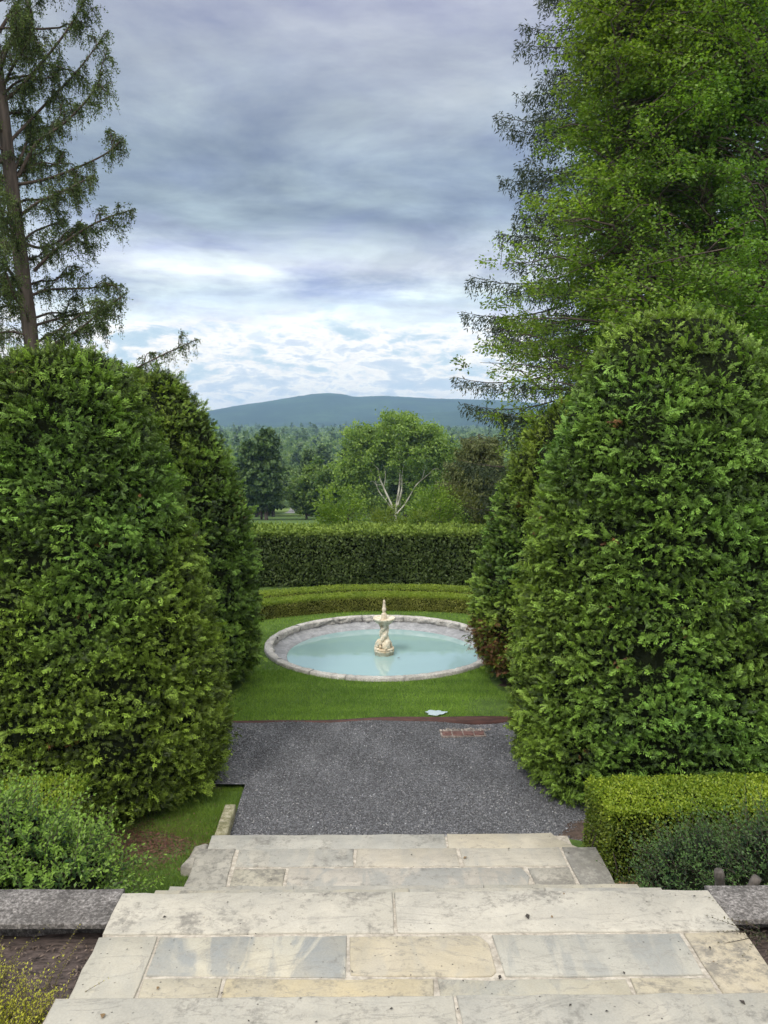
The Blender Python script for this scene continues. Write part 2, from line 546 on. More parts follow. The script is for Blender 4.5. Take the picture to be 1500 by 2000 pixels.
def curve_pts(ctrl, n=8):
    """Catmull-Rom through control points"""
    c = np.asarray(ctrl, float)
    c = np.vstack([2*c[0]-c[1], c, 2*c[-1]-c[-2]])
    out = []
    for i in range(1, len(c)-2):
        for t_ in np.linspace(0, 1, n, endpoint=False):
            a, b, d, e = c[i-1], c[i], c[i+1], c[i+2]
            out.append(.5*((2*b)+(-a+d)*t_+(2*a-5*b+4*d-e)*t_**2+(-a+3*b-3*d+e)*t_**3))
    out.append(c[-2])
    return np.array(out)


def lathe(profile, cx, cy, cz=0, sides=48, twist=None):
    """profile: list of (r, z)"""
    p = np.asarray(profile, float)
    a = np.linspace(0, 2*np.pi, sides, endpoint=False)
    rr = np.repeat(p[:, 0:1], sides, 1)
    if twist is not None:
        rr = twist(rr, a[None, :], p[:, 1:2])
    V = np.stack([cx+rr*np.cos(a), cy+rr*np.sin(a), cz+np.repeat(p[:, 1:2], sides, 1)], -1)
    n = len(p)
    i = np.arange(n-1)[:, None]*sides; j = np.arange(sides)[None, :]; j2 = (j+1) % sides
    F = np.stack([i+j, i+j2, i+sides+j2, i+sides+j], -1).reshape(-1, 4)
    return V.reshape(-1, 3), F


def slab(poly, z0, z1, bev=.008, wob=.003, sub=.12, seed=0, shear=.0):
    """a worn stone block: polygon outline (ccw), chamfered top edge, slightly wavy edges and top"""
    r = np.random.default_rng(seed)
    pts = []
    P = np.array(poly, float)
    for i in range(len(P)):
        a, b = P[i], P[(i+1) % len(P)]
        L = np.linalg.norm(b-a); k = max(1, int(L/sub))
        for t_ in np.arange(k)/k:
            pts.append(a+(b-a)*t_)
    pts = np.array(pts); n = len(pts)
    c = pts.mean(0)
    wv = r.normal(size=(n, 2))*wob
    o = pts+wv
    # inward offset for the chamfer, by the local outline normal
    tn = np.roll(o, -1, 0)-np.roll(o, 1, 0)
    nn = nrm(np.stack([-tn[:, 1], tn[:, 0]], 1))
    bv = bev*(.6+r.random(n)*.9)
    inn = o+nn*bv[:, None]
    inn2 = o+nn*(bv*.3)[:, None]
    dz = r.normal(size=n)*wob*.25
    V = np.vstack([np.c_[o, np.full(n, z0)], np.c_[o, z1-bv], np.c_[inn2, z1-bv*.35+dz], np.c_[inn, z1+dz], [[*c, z1]]])
    F4 = []
    j = np.arange(n); j2 = (j+1) % n
    for k in range(3):
        F4.append(np.stack([k*n+j, k*n+j2, (k+1)*n+j2, (k+1)*n+j], 1))
    F3 = np.stack([3*n+j, 3*n+j2, np.full(n, 4*n)], 1)
    V[:, 1] -= .025*(V[:, 0]-.3)*shear
    return V, [np.concatenate(F4), F3]


def box(x0, x1, y0, y1, z0, z1, bev=.01, seed=0, wob=0.0, shear=0, sub=.5):
    return slab([(x0, y0), (x1, y0), (x1, y1), (x0, y1)], z0, z1, bev, wob, sub, seed, shear)


# ------------------------------------------------------------------ terrain
def bank_z(x, y):
    """height of the ground beside and beyond the stairs"""
    y = np.asarray(y, float)
    return np.interp(y, [-60, 3.70, 3.86, 4.4, 5.4, 6.4, 7.30, 7.38, 8.90, 9.0, 19, 30, 90, 200, 300, 500, 900, 1500, 2500, 6000],
                     [.92, .92, .72, .48, .10, -.03, -.03, -.12, -.12, -.03, -.03, -.9, -7.5, -19, -18, -16.5, -13.5, -11, -10, -10])


def relief(x, y):
    a = np.clip((y-60)/400, 0, 1)
    return a*(2.5*np.sin(x*.011+1.3)*np.cos(y*.006)+1.5*np.sin(x*.03+y*.017))


ys = np.concatenate([np.linspace(-40, 3.6, 12), np.linspace(3.65, 20, 110), np.geomspace(21, 6000, 90)])
xs = np.concatenate([-np.geomspace(6000, 8, 45), np.linspace(-7, 7, 50), np.geomspace(8, 6000, 45)])
gx, gy = np.meshgrid(xs, ys)
gz = bank_z(gx, gy)+relief(gx, gy)
nx, ny = len(xs), len(ys)
i = np.arange(ny-1)[:, None]*nx; j = np.arange(nx-1)[None, :]
GF = np.stack([i+j, i+j+1, i+nx+j+1, i+nx+j], -1).reshape(-1, 4)
# leave the basin open
cxy = np.stack([gx, gy, gz], -1).reshape(-1, 3)
cen = cxy[GF].mean(1)
PCX, PCY, PR = .40, 12.19, 1.84
keep = np.hypot(cen[:, 0]-PCX, cen[:, 1]-PCY) > PR+.12
g = part('ground', cxy, GF[keep], M['turf'], smooth=True)
tag(g, kind='structure')


def ground_z(x, y):
    return bank_z(x, y)+relief(np.asarray(x, float), np.asarray(y, float))


# lawn sheet beyond the edging with the round hole of the pool
def ring_sheet(r0, x0, x1, y0, y1, z, n=96):
    a = np.linspace(0, 2*np.pi, n, endpoint=False)
    inner = np.c_[PCX+r0*np.cos(a), PCY+r0*np.sin(a)]
    out = []
    for t_ in a:
        c, s_ = math.cos(t_), math.sin(t_)
        k = min(((x1-PCX)/c if c > 1e-6 else 1e9), ((x0-PCX)/c if c < -1e-6 else 1e9),
                ((y1-PCY)/s_ if s_ > 1e-6 else 1e9), ((y0-PCY)/s_ if s_ < -1e-6 else 1e9))
        out.append((PCX+k*c, PCY+k*s_))
    V = np.vstack([np.c_[inner, np.full(n, z)], np.c_[np.array(out), np.full(n, z)]])
    j = np.arange(n); j2 = (j+1) % n
    return V, np.stack([j, n+j, n+j2, j2], 1)


V, F = ring_sheet(PR-.03, -6.5, 7.5, 8.965, 18.4, 0.0)
tag(part('lawn', V, F, M['turf']), kind='structure')

# gravel path: sheet with a gentle dip at the far right
nx_, ny_ = 60, 40
X, Y = np.meshgrid(np.linspace(-7, 7.5, nx_), np.linspace(7.33, 8.945, ny_))
def gravel_z(x, y):
    return .012*np.sin(x*3.1+y)*np.cos(y*4.0)+.008*np.sin(x*7+y*5) - .055*np.exp(-((x-1.35)/.55)**2-((y-8.9)/.35)**2)
A = Acc()
def grid_faces(nx, ny):
    i = np.arange(ny-1)[:, None]*nx; j = np.arange(nx-1)[None, :]
    return np.stack([i+j, i+j+1, i+nx+j+1, i+nx+j], -1).reshape(-1, 4)
A.add(np.stack([X, Y, gravel_z(X, Y)], -1).reshape(-1, 3), grid_faces(nx_, ny_))
X, Y = np.meshgrid(np.linspace(-1.07, 2.4, 30), np.linspace(5.75, 7.33, 24))
A.add(np.stack([X, Y, gravel_z(X, Y)-.004*(Y < 6)], -1).reshape(-1, 3), grid_faces(30, 24))
tag(A.part('gravel_path', M['gravel'], smooth=True), kind='structure')

# loose stones lying on it
n = 52000
px = np.where(rng.random(n) < .55, rng.uniform(-1.07, 1.95, n), rng.uniform(-1.9, 2.1, n))
py = rng.uniform(6.0, 8.93, n)
ok = (px > -1.06) | (py > 7.35)
px, py = px[ok], py[ok]; n = len(px)
octa = (np.array([[1, 0, 0], [0, 1, 0], [-1, 0, 0], [0, -1, 0], [0, 0, .7], [0, 0, -.7]], float),
        np.array([[0, 1, 4], [1, 2, 4], [2, 3, 4], [3, 0, 4], [1, 0, 5], [2, 1, 5], [3, 2, 5], [0, 3, 5]]))
v = rng.random(n)
gc = np.clip(.065+.13*v**2+(v > .993)*.22, 0, 1)[:, None]*np.array([.93, .97, 1.08])
gc = gc*rng.uniform(.75, 1.2, (n, 1))
V, F, C = scatter(octa, np.c_[px, py, gravel_z(px, py)+.003], rdir(n), rdir(n), rng.uniform(.004, .011, (n, 3)), gc)
tag(part('gravel', V, F, M['stone'], col=C), 'loose blue-grey crushed stone on the path between the hedges', 'gravel', kind='stuff')


# ------------------------------------------------------------------ stone stairs
stairs = thing('stone_staircase', (.3, 4.4, 0), 'broad pale marble garden steps with landings leading down to the gravel', 'stairs')
XL, XR = -1.195, 1.795
sid = [0]
WHITE, CREAM, BLUE, GREYW, OCHRE, DARK = (.56, .55, .51), (.54, .50, .42), (.42, .43, .43), (.50, .495, .48), (.52, .44, .29), (.30, .285, .265)


def stone(name, poly, z0, z1, tint, band=.0, dirt=.3, ochre=.0, bev=.007, wob=.003, parent=stairs, shear=1):
    sid[0] += 1
    V, F = slab(poly, z0, z1, bev, wob, .11, sid[0], shear)
    n = len(V)
    tint = (np.array(tint)*.62+np.array([.535, .52, .475])*.38)*rng.uniform(.96, 1.04)*[.695, .678, .638]
    return part(name, V, F, M['marble'], parent, col=np.tile(tint, (n, 1)),
                extra={'wear': np.tile([band, dirt, ochre], (n, 1)), 'seed': np.full(n, sid[0]*3.17)})


def rect(x0, x1, y0, y1, g=.006):
    return [(x0+g, y0+g), (x1-g, y0+g), (x1-g, y1-g), (x0+g, y1-g)]


# mortar bed under every level (just below the stone faces)
A = Acc()
for (x0, x1, y0, y1, z0, z1) in [(XL+.01, XR-.01, 3.0, 3.75, .3, 1.050), (XL+.012, XR-.012, 3.1, 4.045, .2, .872), (XL+.012, XR-.012, 3.2, 4.38, .1, .692),
                                 (XL+.014, XR-.014, 3.3, 4.75, .0, .493), (XL+.01, XR-.01, 3.4, 5.64, -.1, .261), (XL+.06, XR-.12, 3.5, 6.0, -.15, .164),
                                 (XL+.01, XR-.01, .2, 2.9, .2, 1.173)]:
    V, F = box(x0, x1, y0, y1, z0, z1, .004, shear=1)
    for f in F:
        A.add(V, f)
A.part('mortar', M['mortar'], stairs)
# upper landing, near step
for x0, x1, tn, bd in [(XL+.01, .38, WHITE, .15), (.38, XR+.02, WHITE, .25)]:
    stone('step_tread', rect(x0, x1, 2.5, 2.90), 1.02, 1.18, tn, bd, .35, .05)
for x0, x1 in [(XL+.01, -.2), (-.2, .9), (.9, XR)]:
    stone('paving_slab', rect(x0, x1, 1.9, 2.5), 1.02, 1.178, GREYW, .4, .3, .2)
# upper landing
Z1 = 1.06
stone('step_tread', rect(XL, .18, 3.46, 3.80), .93, Z1, (.58, .565, .52), .10, .46, .05)
stone('step_tread', rect(.18, XR, 3.46, 3.80), .93, Z1, (.585, .57, .53), .08, .42, .04)
stone('border_slab', [(XL, 2.9), (-.925, 2.9), (-.925, 3.45), (XL, 3.45)], .9, Z1-.002, (.55, .54, .49), .25, .32, .12)
stone('border_slab', [(1.52, 2.9), (XR+.01, 2.9), (XR+.01, 3.45), (1.52, 3.45)], .9, Z1-.002, (.56, .50, .40), .0, .52, .35)
stone('paving_slab', [(-.91, 3.19), (-.05, 3.17), (-.05, 3.45), (-.915, 3.45)], .9, Z1-.003, (.56, .55, .48), 1.0, .30, .28)
stone('paving_slab', [(-.03, 3.18), (.57, 3.17), (.60, 3.20), (.60, 3.38), (.56, 3.445), (-.035, 3.445)], .9, Z1-.003, (.57, .51, .39), .25, .40, .35)
stone('paving_slab', [(.635, 3.165), (1.495, 3.165), (1.50, 3.45), (.625, 3.45)], .9, Z1-.002, (.43, .445, .435), .75, .22, .10)
stone('paving_slab', [(-.915, 2.9), (-.58, 2.9), (-.58, 3.17), (-.915, 3.175)], .9, Z1-.004, (.55, .51, .41), .1, .30, .35)
stone('paving_slab', [(-.56, 2.9), (.32, 2.9), (.32, 3.155), (-.565, 3.165)], .9, Z1-.003, (.55, .48, .33), .1, .34, .85)
stone('paving_slab', [(.34, 2.9), (1.14, 2.9), (1.145, 3.15), (.34, 3.155)], .9, Z1-.004, (.50, .49, .42), .45, .30, .45)
stone('paving_slab', [(1.16, 2.9), (1.505, 2.9), (1.505, 3.15), (1.165, 3.15)], .9, Z1-.003, (.55, .50, .38), .05, .32, .40)
# the flight
for k, (ya, yb, z1) in enumerate([(3.80, 4.075, .88), (4.075, 4.41, .70), (4.41, 4.775, .50)]):
    cuts = [XL, [-.1, .3, -.4][k], [.95, 1.1, .8][k], XR]
    for x0, x1 in zip(cuts[:-1], cuts[1:]):
        stone('step_tread', rect(x0, x1, ya-.12, yb, .002), z1-.12, z1, [(.56, .545, .50), GREYW, (.52, .50, .43)][(k+sid[0]) % 3], .35, .35, .12)
# lower landing
Z2 = .27
stone('border_slab', rect(XL, -.90, 4.70, 5.645), .14, Z2, (.43, .42, .39), .1, .74, .0)
stone('border_slab', rect(1.53, XR, 4.70, 5.645), .14, Z2-.001, (.38, .375, .36), .2, .78, .0)
stone('paving_slab', rect(-.885, -.025, 5.39, 5.64), .14, Z2-.001, (.45, .45, .43), .45, .50, .05)
stone('paving_slab', rect(-.015, .745, 5.385, 5.64), .14, Z2-.002, (.50, .47, .42), .2, .42, .22)
stone('paving_slab', rect(.76, 1.515, 5.38, 5.64), .14, Z2-.001, (.50, .485, .45), .3, .40, .08)
stone('paving_slab', rect(-.885, -.51, 5.12, 5.375), .14, Z2-.002, (.46, .44, .36), .1, .66, .1)
stone('paving_slab', [(-.49, 5.10), (1.155, 5.10), (1.20, 5.25), (1.17, 5.365), (-.49, 5.375)], .14, Z2-.001, (.50, .48, .46), .7, .40, .05)
stone('paving_slab', [(1.23, 5.10), (1.515, 5.10), (1.51, 5.365), (1.215, 5.365)], .14, Z2-.002, (.40, .39, .36), .1, .74, .0)
for x0, x1 in [(XL+.02, -.2), (-.2, .8), (.8, 1.5)]:
    stone('paving_slab', rect(x0+.005, x1, 4.8, 5.09), .14, Z2-.001, GREYW, .4, .5, .1)
stone('step_tread', rect(XL+.03, .70, 5.70, 6.03, .004), .04, .17, (.50, .51, .50), .30, .38, .0)
stone('step_tread', [(.71, 5.70), (1.745, 5.70), (1.745, 5.78), (1.60, 5.93), (1.55, 6.03), (.71, 6.03)], .04, .17, (.56, .525, .45), .10, .30, .22)
o = stone('side_stone', [(-1.32, 5.62), (-1.17, 5.60), (-1.17, 5.92), (-1.27, 5.90)], .0, .155, (.36, .35, .33), .1, .6, .0, .03, .01)

kb = thing('kerb_stone', (-1.1, 6.45, 0), 'mossy rectangular kerb block at the left corner of the gravel', 'kerb')
V, F = box(-1.17, -1.07, 6.25, 6.76, -.05, .085, .015, 5, .004, sub=.1)
part('block', V, F, M['mossy'], kb)


# tiny dark bits lying on the treads
n = 80
px = rng.uniform(XL+.05, XR-.05, n); lv = rng.integers(3, size=n)
py = np.where(lv == 0, rng.uniform(2.95, 3.74, n), np.where(lv == 1, rng.uniform(5.15, 5.6, n), rng.uniform(2.6, 2.84, n)))
pz = np.where(lv == 0, 1.0625, np.where(lv == 1, .2725, 1.182))
V, F, C = scatter(kite(.6, 0, .3), np.c_[px, py, pz], nrm(np.c_[rng.normal(size=(n, 2)), np.full(n, .12)]), np.tile([0, 0, 1.], (n, 1))+rng.normal(size=(n, 3))*.2,
                  rng.uniform(.005, .018, n)*(1+1.2*(rng.random(n) < .12)), rng.choice([0, 1], n, p=[.75, .25])[:, None]*np.array([[.13, .08, .03]])+[.03, .025, .02])
tag(part('debris', V, F, M['stone'], col=C), 'tiny dark bits and leaf scraps lying on the marble steps', 'debris', kind='stuff')


# ------------------------------------------------------------------ low walls and beds beside the stairs
def low_wall(x0, x1, label, seed):
    t = thing('garden_wall', ((x0+x1)/2, 3.7, .9), label, 'wall')
    V, F = box(x0, x1, 3.68, 3.80, .3, 1.030, .01, seed, .004, sub=.2, shear=1)
    part('wall_base', V, F, M['granite'], t)
    V, F = box(x0, x1, 3.55, 3.84, 1.030, 1.056, .006, seed+1, .002, sub=.12, shear=1)
    part('coping', V, F, M['granite'], t)
    return t


low_wall(-4.6, XL+.008, 'low grey granite wall on the left, beneath the leafy green shrub', 21)
low_wall(XR-.008, 5.2, 'low grey granite wall on the right, below the cut stumps', 25)
for x0, x1, nm in [(-4.8, XL-.012, 'soil_bed'), (XR+.012, 5.2, 'soil_bed')]:
    gx_, gy_ = np.meshgrid(np.linspace(x0, x1, 50), np.linspace(1.5, 3.69, 40))
    P = np.stack([gx_, gy_, gx_*0], -1).reshape(-1, 3)
    P[:, 2] = .935+.014*fnoise(P, 9, 3)+.008*fnoise(P, 34, 4)
    tag(part(nm, P, grid_faces(50, 40), M['mulch'], smooth=True), kind='structure')
# bark chips on the beds and dry litter under the hedges
n = 6000
left = rng.random(n) < .6
px = np.where(left, rng.uniform(-2.6, -1.21, n), rng.uniform(1.83, 3.0, n)); py = rng.uniform(2.4, 3.6, n)
V, F, C = scatter(kite(.3, 0, .3), np.c_[px, py, np.full(n, .948)], nrm(np.c_[rng.normal(size=(n, 2)), rng.normal(size=n)*.2]), rdir(n)+[0, 0, 1.5], rng.uniform(.010, .032, n),
                  rng.choice([0, 1, 2], n)[:, None]*np.array([[.05, .038, .03]])+[.03, .022, .02])
tag(part('bark_chips', V, F, M['stone'], col=C), 'dark bark chips and dry bits on the beds', 'mulch', kind='stuff')


# ------------------------------------------------------------------ edging, brick drain, puddle, soil patches
ed = thing('lawn_edging', (.2, 8.955, 0), 'dark red painted edging strip between the gravel and the lawn', 'edging')
ex = np.linspace(-6, 7, 90)
top = .018+.010*np.sin(ex*1.7)+.006*np.sin(ex*5)
yo = 8.95+.012*np.sin(ex*2.3)
V = np.concatenate([np.c_[ex, yo-.015, ex*0-.12], np.c_[ex, yo-.015, top], np.c_[ex, yo+.02, top+.002], np.c_[ex, yo+.02, ex*0-.12]])
k = len(ex); j = np.arange(k-1)
part('board', V, np.concatenate([np.stack([a*k+j, a*k+j+1, (a+1)*k+j+1, (a+1)*k+j], 1) for a in range(3)]), M['edging'], ed)

bd = thing('brick_drain', (1.18, 8.5, 0), 'short row of worn red bricks sunk in the gravel by the edging', 'brick drain')
V, F = box(.93, 1.43, 8.41, 8.60, -.05, .016, .004, 3, .002, sub=.08)
part('mortar', V, F, M['debris'], bd)
for q, x0 in enumerate([.945, 1.065, 1.185, 1.305]):
    V, F = box(x0, x0+.108, 8.42, 8.535, -.04, .024, .006, 30+q, .003, sub=.05)
    part('brick', V, F, M['brick'], bd)
V, F, C = scatter(octa, np.c_[rng.uniform(.93, 1.5, 90), rng.normal(8.585, .018, 90), np.full(90, .018)], rdir(90), rdir(90), rng.uniform(.006, .02, (90, 3)), rng.uniform(.1, .45, (90, 1))*np.array([[1, .9, .82]]))
tag(part('stone_chips', V, F, M['stone'], bd, col=C), kind='stuff')

# puddle in the grass
a = np.linspace(0, 2*np.pi, 40, endpoint=False)
pr = 1+.16*np.sin(a*3+1)+.1*np.sin(a*7)+.06*rng.normal(size=40)
V = np.vstack([[[.94, 9.12, .024]], np.c_[.94+.115*pr*np.cos(a), 9.12+.085*pr*np.sin(a), np.full(40, .022)]])
tag(part('puddle', V, np.stack([np.zeros(40, int), 1+np.arange(40), 1+(np.arange(40)+1) % 40], 1), M['puddle']),
    kind='structure')


def soil_patch(x, y, rx, ry, z, mat, seed, name='soil'):
    a = np.linspace(0, 2*np.pi, 60, endpoint=False)
    rr = np.linspace(0, 1, 9)
    pr = 1+.10*np.sin(a*3+seed)+.07*np.sin(a*7+seed*2)+.04*np.sin(a*17)
    V = np.stack([x+rx*rr[:, None]*(pr*np.cos(a))[None], y+ry*rr[:, None]*(pr*np.sin(a))[None], -.040+.058*(1-rr[:, None]**2)+0*a[None]], -1).reshape(-1, 3)
    V[:, 2] += .007*fnoise(V, 12, seed)*(1-.9*np.repeat(rr, 60))
    if callable(z):
        pass
    j = np.arange(60); j2 = (j+1) % 60
    F = np.concatenate([np.stack([k*60+j, (k+1)*60+j, (k+1)*60+j2, k*60+j2], 1) for k in range(8)])
    o = part(name, V, F, mat, smooth=True)
    tag(o, kind='structure')
    return o


soil_patch(-2.85, 7.6, 1.38, 1.10, .016, M['soil'], 2)
soil_patch(3.15, 7.6, 1.30, 1.08, .016, M['soil'], 5)
soil_patch(2.05, 6.35, .52, .36, .02, M['soil'], 14)
soil_patch(-2.75, 10.4, 1.35, 1.20, .010, M['soil'], 8)
soil_patch(2.95, 10.35, 1.62, 1.36, .012, M['soil'], 11)


# ------------------------------------------------------------------ pool and fountain
pool = thing('fountain_basin', (PCX, PCY, 0), 'round garden pool with a rough grey stone rim set in the lawn', 'pool')
NS = 16
for q in range(NS):
    a0 = 2*np.pi*q/NS+.13+.05*math.sin(q*2.1); a1 = 2*np.pi*(q+1)/NS+.13+.05*math.sin((q+1)*2.1)-.001
    n = 16
    aa = np.linspace(a0+.003, a1, n)
    r_in, r_out = PR-.135, PR-.01
    zt = .050+.003*math.sin(q*1.7)
    loops = []
    # cross-section: outer bottom, outer top, inner top, broken inner face, inner bottom
    for (r_, z_, wr, wz) in [(r_out, -.1, 0, 0), (r_out, zt-.010, .004, .001), (r_out-.012, zt, .004, .001), (r_out-.08, zt+.002, 0, .001), (r_in+.02, zt, .008, .001),
                             (r_in+.004, zt-.02, .012, .004), (r_in+.012, zt-.05, .016, .007), (r_in+.0, zt-.075, .014, .006), (r_in+.03, zt-.115, .01, .004), (r_in+.05, -.1, 0, 0)]:
        rr = r_+rng.normal(size=n)*wr; zz = z_+rng.normal(size=n)*wz
        loops.append(np.c_[PCX+rr*np.cos(aa), PCY+rr*np.sin(aa), zz])
    V = np.concatenate(loops); m_ = len(loops)
    j = np.arange(n-1)
    F = np.concatenate([np.stack([k*n+j, k*n+j+1, ((k+1) % m_)*n+j+1, ((k+1) % m_)*n+j], 1) for k in range(m_)])
    caps = []
    for e in (0, n-1):
        c = [k*n+e for k in range(m_)]
        for u in range(1, m_-2, 1):
            caps.append([c[0], c[u], c[u+1]])
        caps.append([c[0], c[m_-2], c[m_-1]])
    part('coping_stone', V, [F, np.array(caps)], M['rim'], pool)
prof = [(1.80, -.30), (1.76, -.03), (1.715, -.055), (1.69, -.072), (1.65, -.092), (1.58, -.102), (1.52, -.112), (1.48, -.135), (1.40, -.20), (0.01, -.26)]
V, F = lathe(prof, PCX, PCY, 0, 120)
part('basin_wall', V, F[:, ::-1], M['basin'], pool, smooth=True)
a = np.linspace(0, 2*np.pi, 128, endpoint=False)
WX, WY = PCX+.02, PCY-.07
V = np.vstack([[[WX, WY, -.118]], np.c_[WX+1.50*np.cos(a), WY+1.50*np.sin(a), np.full(128, -.118)]])
tag(part('water', V, np.stack([np.zeros(128, int), 1+np.arange(128), 1+(np.arange(128)+1) % 128], 1), M['water']), kind='structure')

FX, FY, FZ = .43, 12.08, -.118
ft = thing('fountain', (FX, FY, FZ), 'small carved cream stone fountain with a twisted column and bowl standing in the pool', 'fountain')
V, F = lathe([(0, -.1), (.165, -.1), (.168, .045), (.176, .052), (.180, .068), (.172, .078), (.172, .088), (.18, .094), (.176, .104), (.12, .108), (0, .108)], FX, FY, FZ, 8)
a_ = math.pi/8
V[:, :2] = (V[:, :2]-[FX, FY])@np.array([[math.cos(a_), math.sin(a_)], [-math.sin(a_), math.cos(a_)]])+[FX, FY]
part('base', V, F, M['carved'], ft)
# three intertwined carved figures: fat rounded heads at the foot, tails winding up to the bowl
A = Acc()
for q in range(3):
    ph = q*2*np.pi/3+.5
    t_ = np.linspace(0, 1, 34)
    ang = ph+t_*4.6
    rad = .040+.050*np.exp(-((t_)/.22)**2)+.012*t_
    th = .034+.034*np.exp(-((t_-.10)/.16)**2)+.004*np.sin(t_*40)
    pts = np.c_[FX+rad*np.cos(ang), FY+rad*np.sin(ang), FZ+.135+.335*t_]
    V, F = tube(pts, th, 12); A.add(V, F)
    # head lobes and fins
    for (da, rr, zz, s_) in [(.0, .112, .145, .040), (.7, .118, .135, .028), (-.6, .115, .138, .026), (.2, .15, .118, .022)]:
        V, F = lathe([(0.001, -1), (.6, -.8), (.95, -.3), (.95, .3), (.6, .8), (.001, 1)], 0, 0, 0, 10)
        A.add(V*[s_, s_, s_*1.15]+[FX+rr*math.cos(ph+da), FY+rr*math.sin(ph+da), FZ+zz], F)
V, F = lathe([(.001, .09), (.06, .10), (.055, .47), (.001, .48)], FX, FY, FZ, 16); A.add(V, F)
A.part('twisted_column', M['carved'], ft, smooth=True)
V, F = lathe([(.03, .455), (.085, .462), (.095, .478), (.088, .488), (.135, .500), (.150, .515), (.150, .528), (.162, .540), (.184, .556), (.188, .572), (.182, .584), (.166, .586), (.156, .574), (.10, .562), (.001, .560)], FX, FY, FZ, 48)
part('bowl', V, F, M['carved'], ft, smooth=True)
V, F = lathe([(.001, .555), (.050, .556), (.053, .575), (.046, .590), (.052, .602), (.052, .612), (.040, .622), (.046, .632), (.043, .645), (.026, .655), (.022, .668),
              (.033, .690), (.035, .715), (.030, .735), (.024, .748), (.025, .765), (.020, .80), (.018, .83), (.021, .838), (.012, .850), (.006, .862), (.001, .872)], FX, FY, FZ, 20,
             twist=lambda r, a, z: r*(1+.10*np.sin(a*6)*(z > .66)))
part('finial', V, F, M['carved'], ft, smooth=True)
V, F, C = scatter(kite(.6), np.array([[.62, 11.82, -.108]]), np.array([[1., .2, .1]]), np.array([[0, 0, 1.]]), np.array([.05]), np.array([[.06, .05, .03]]))
for c_ in ft.children:
    c_.scale = (.93, .93, 1.0)
o = part('floating_leaf', V, F, M['leaf'], col=C)
tag(o, 'tiny dark leaf floating right of the fountain base', 'leaf')


# ------------------------------------------------------------------ clipped arborvitae
def profile_r(z_, prof):
    p = np.array(prof)
    return np.interp(z_, p[:, 0], p[:, 1])


def lump(P, seed):
    return fnoise(P, 1.6, seed, 3)


F_BIG = [frond(5, .095, a_, s_, .25, False, .5, k_) for k_, (a_, s_) in enumerate([(36, .50), (44, .42), (30, .56)])]
F_SML = frond(5, .12, 42, .5, .16, False)
F_MID = [frond(5, .095, a_, s_, .25, False, .42, k_) for k_, (a_, s_) in enumerate([(36, .52), (44, .45), (32, .58)])]


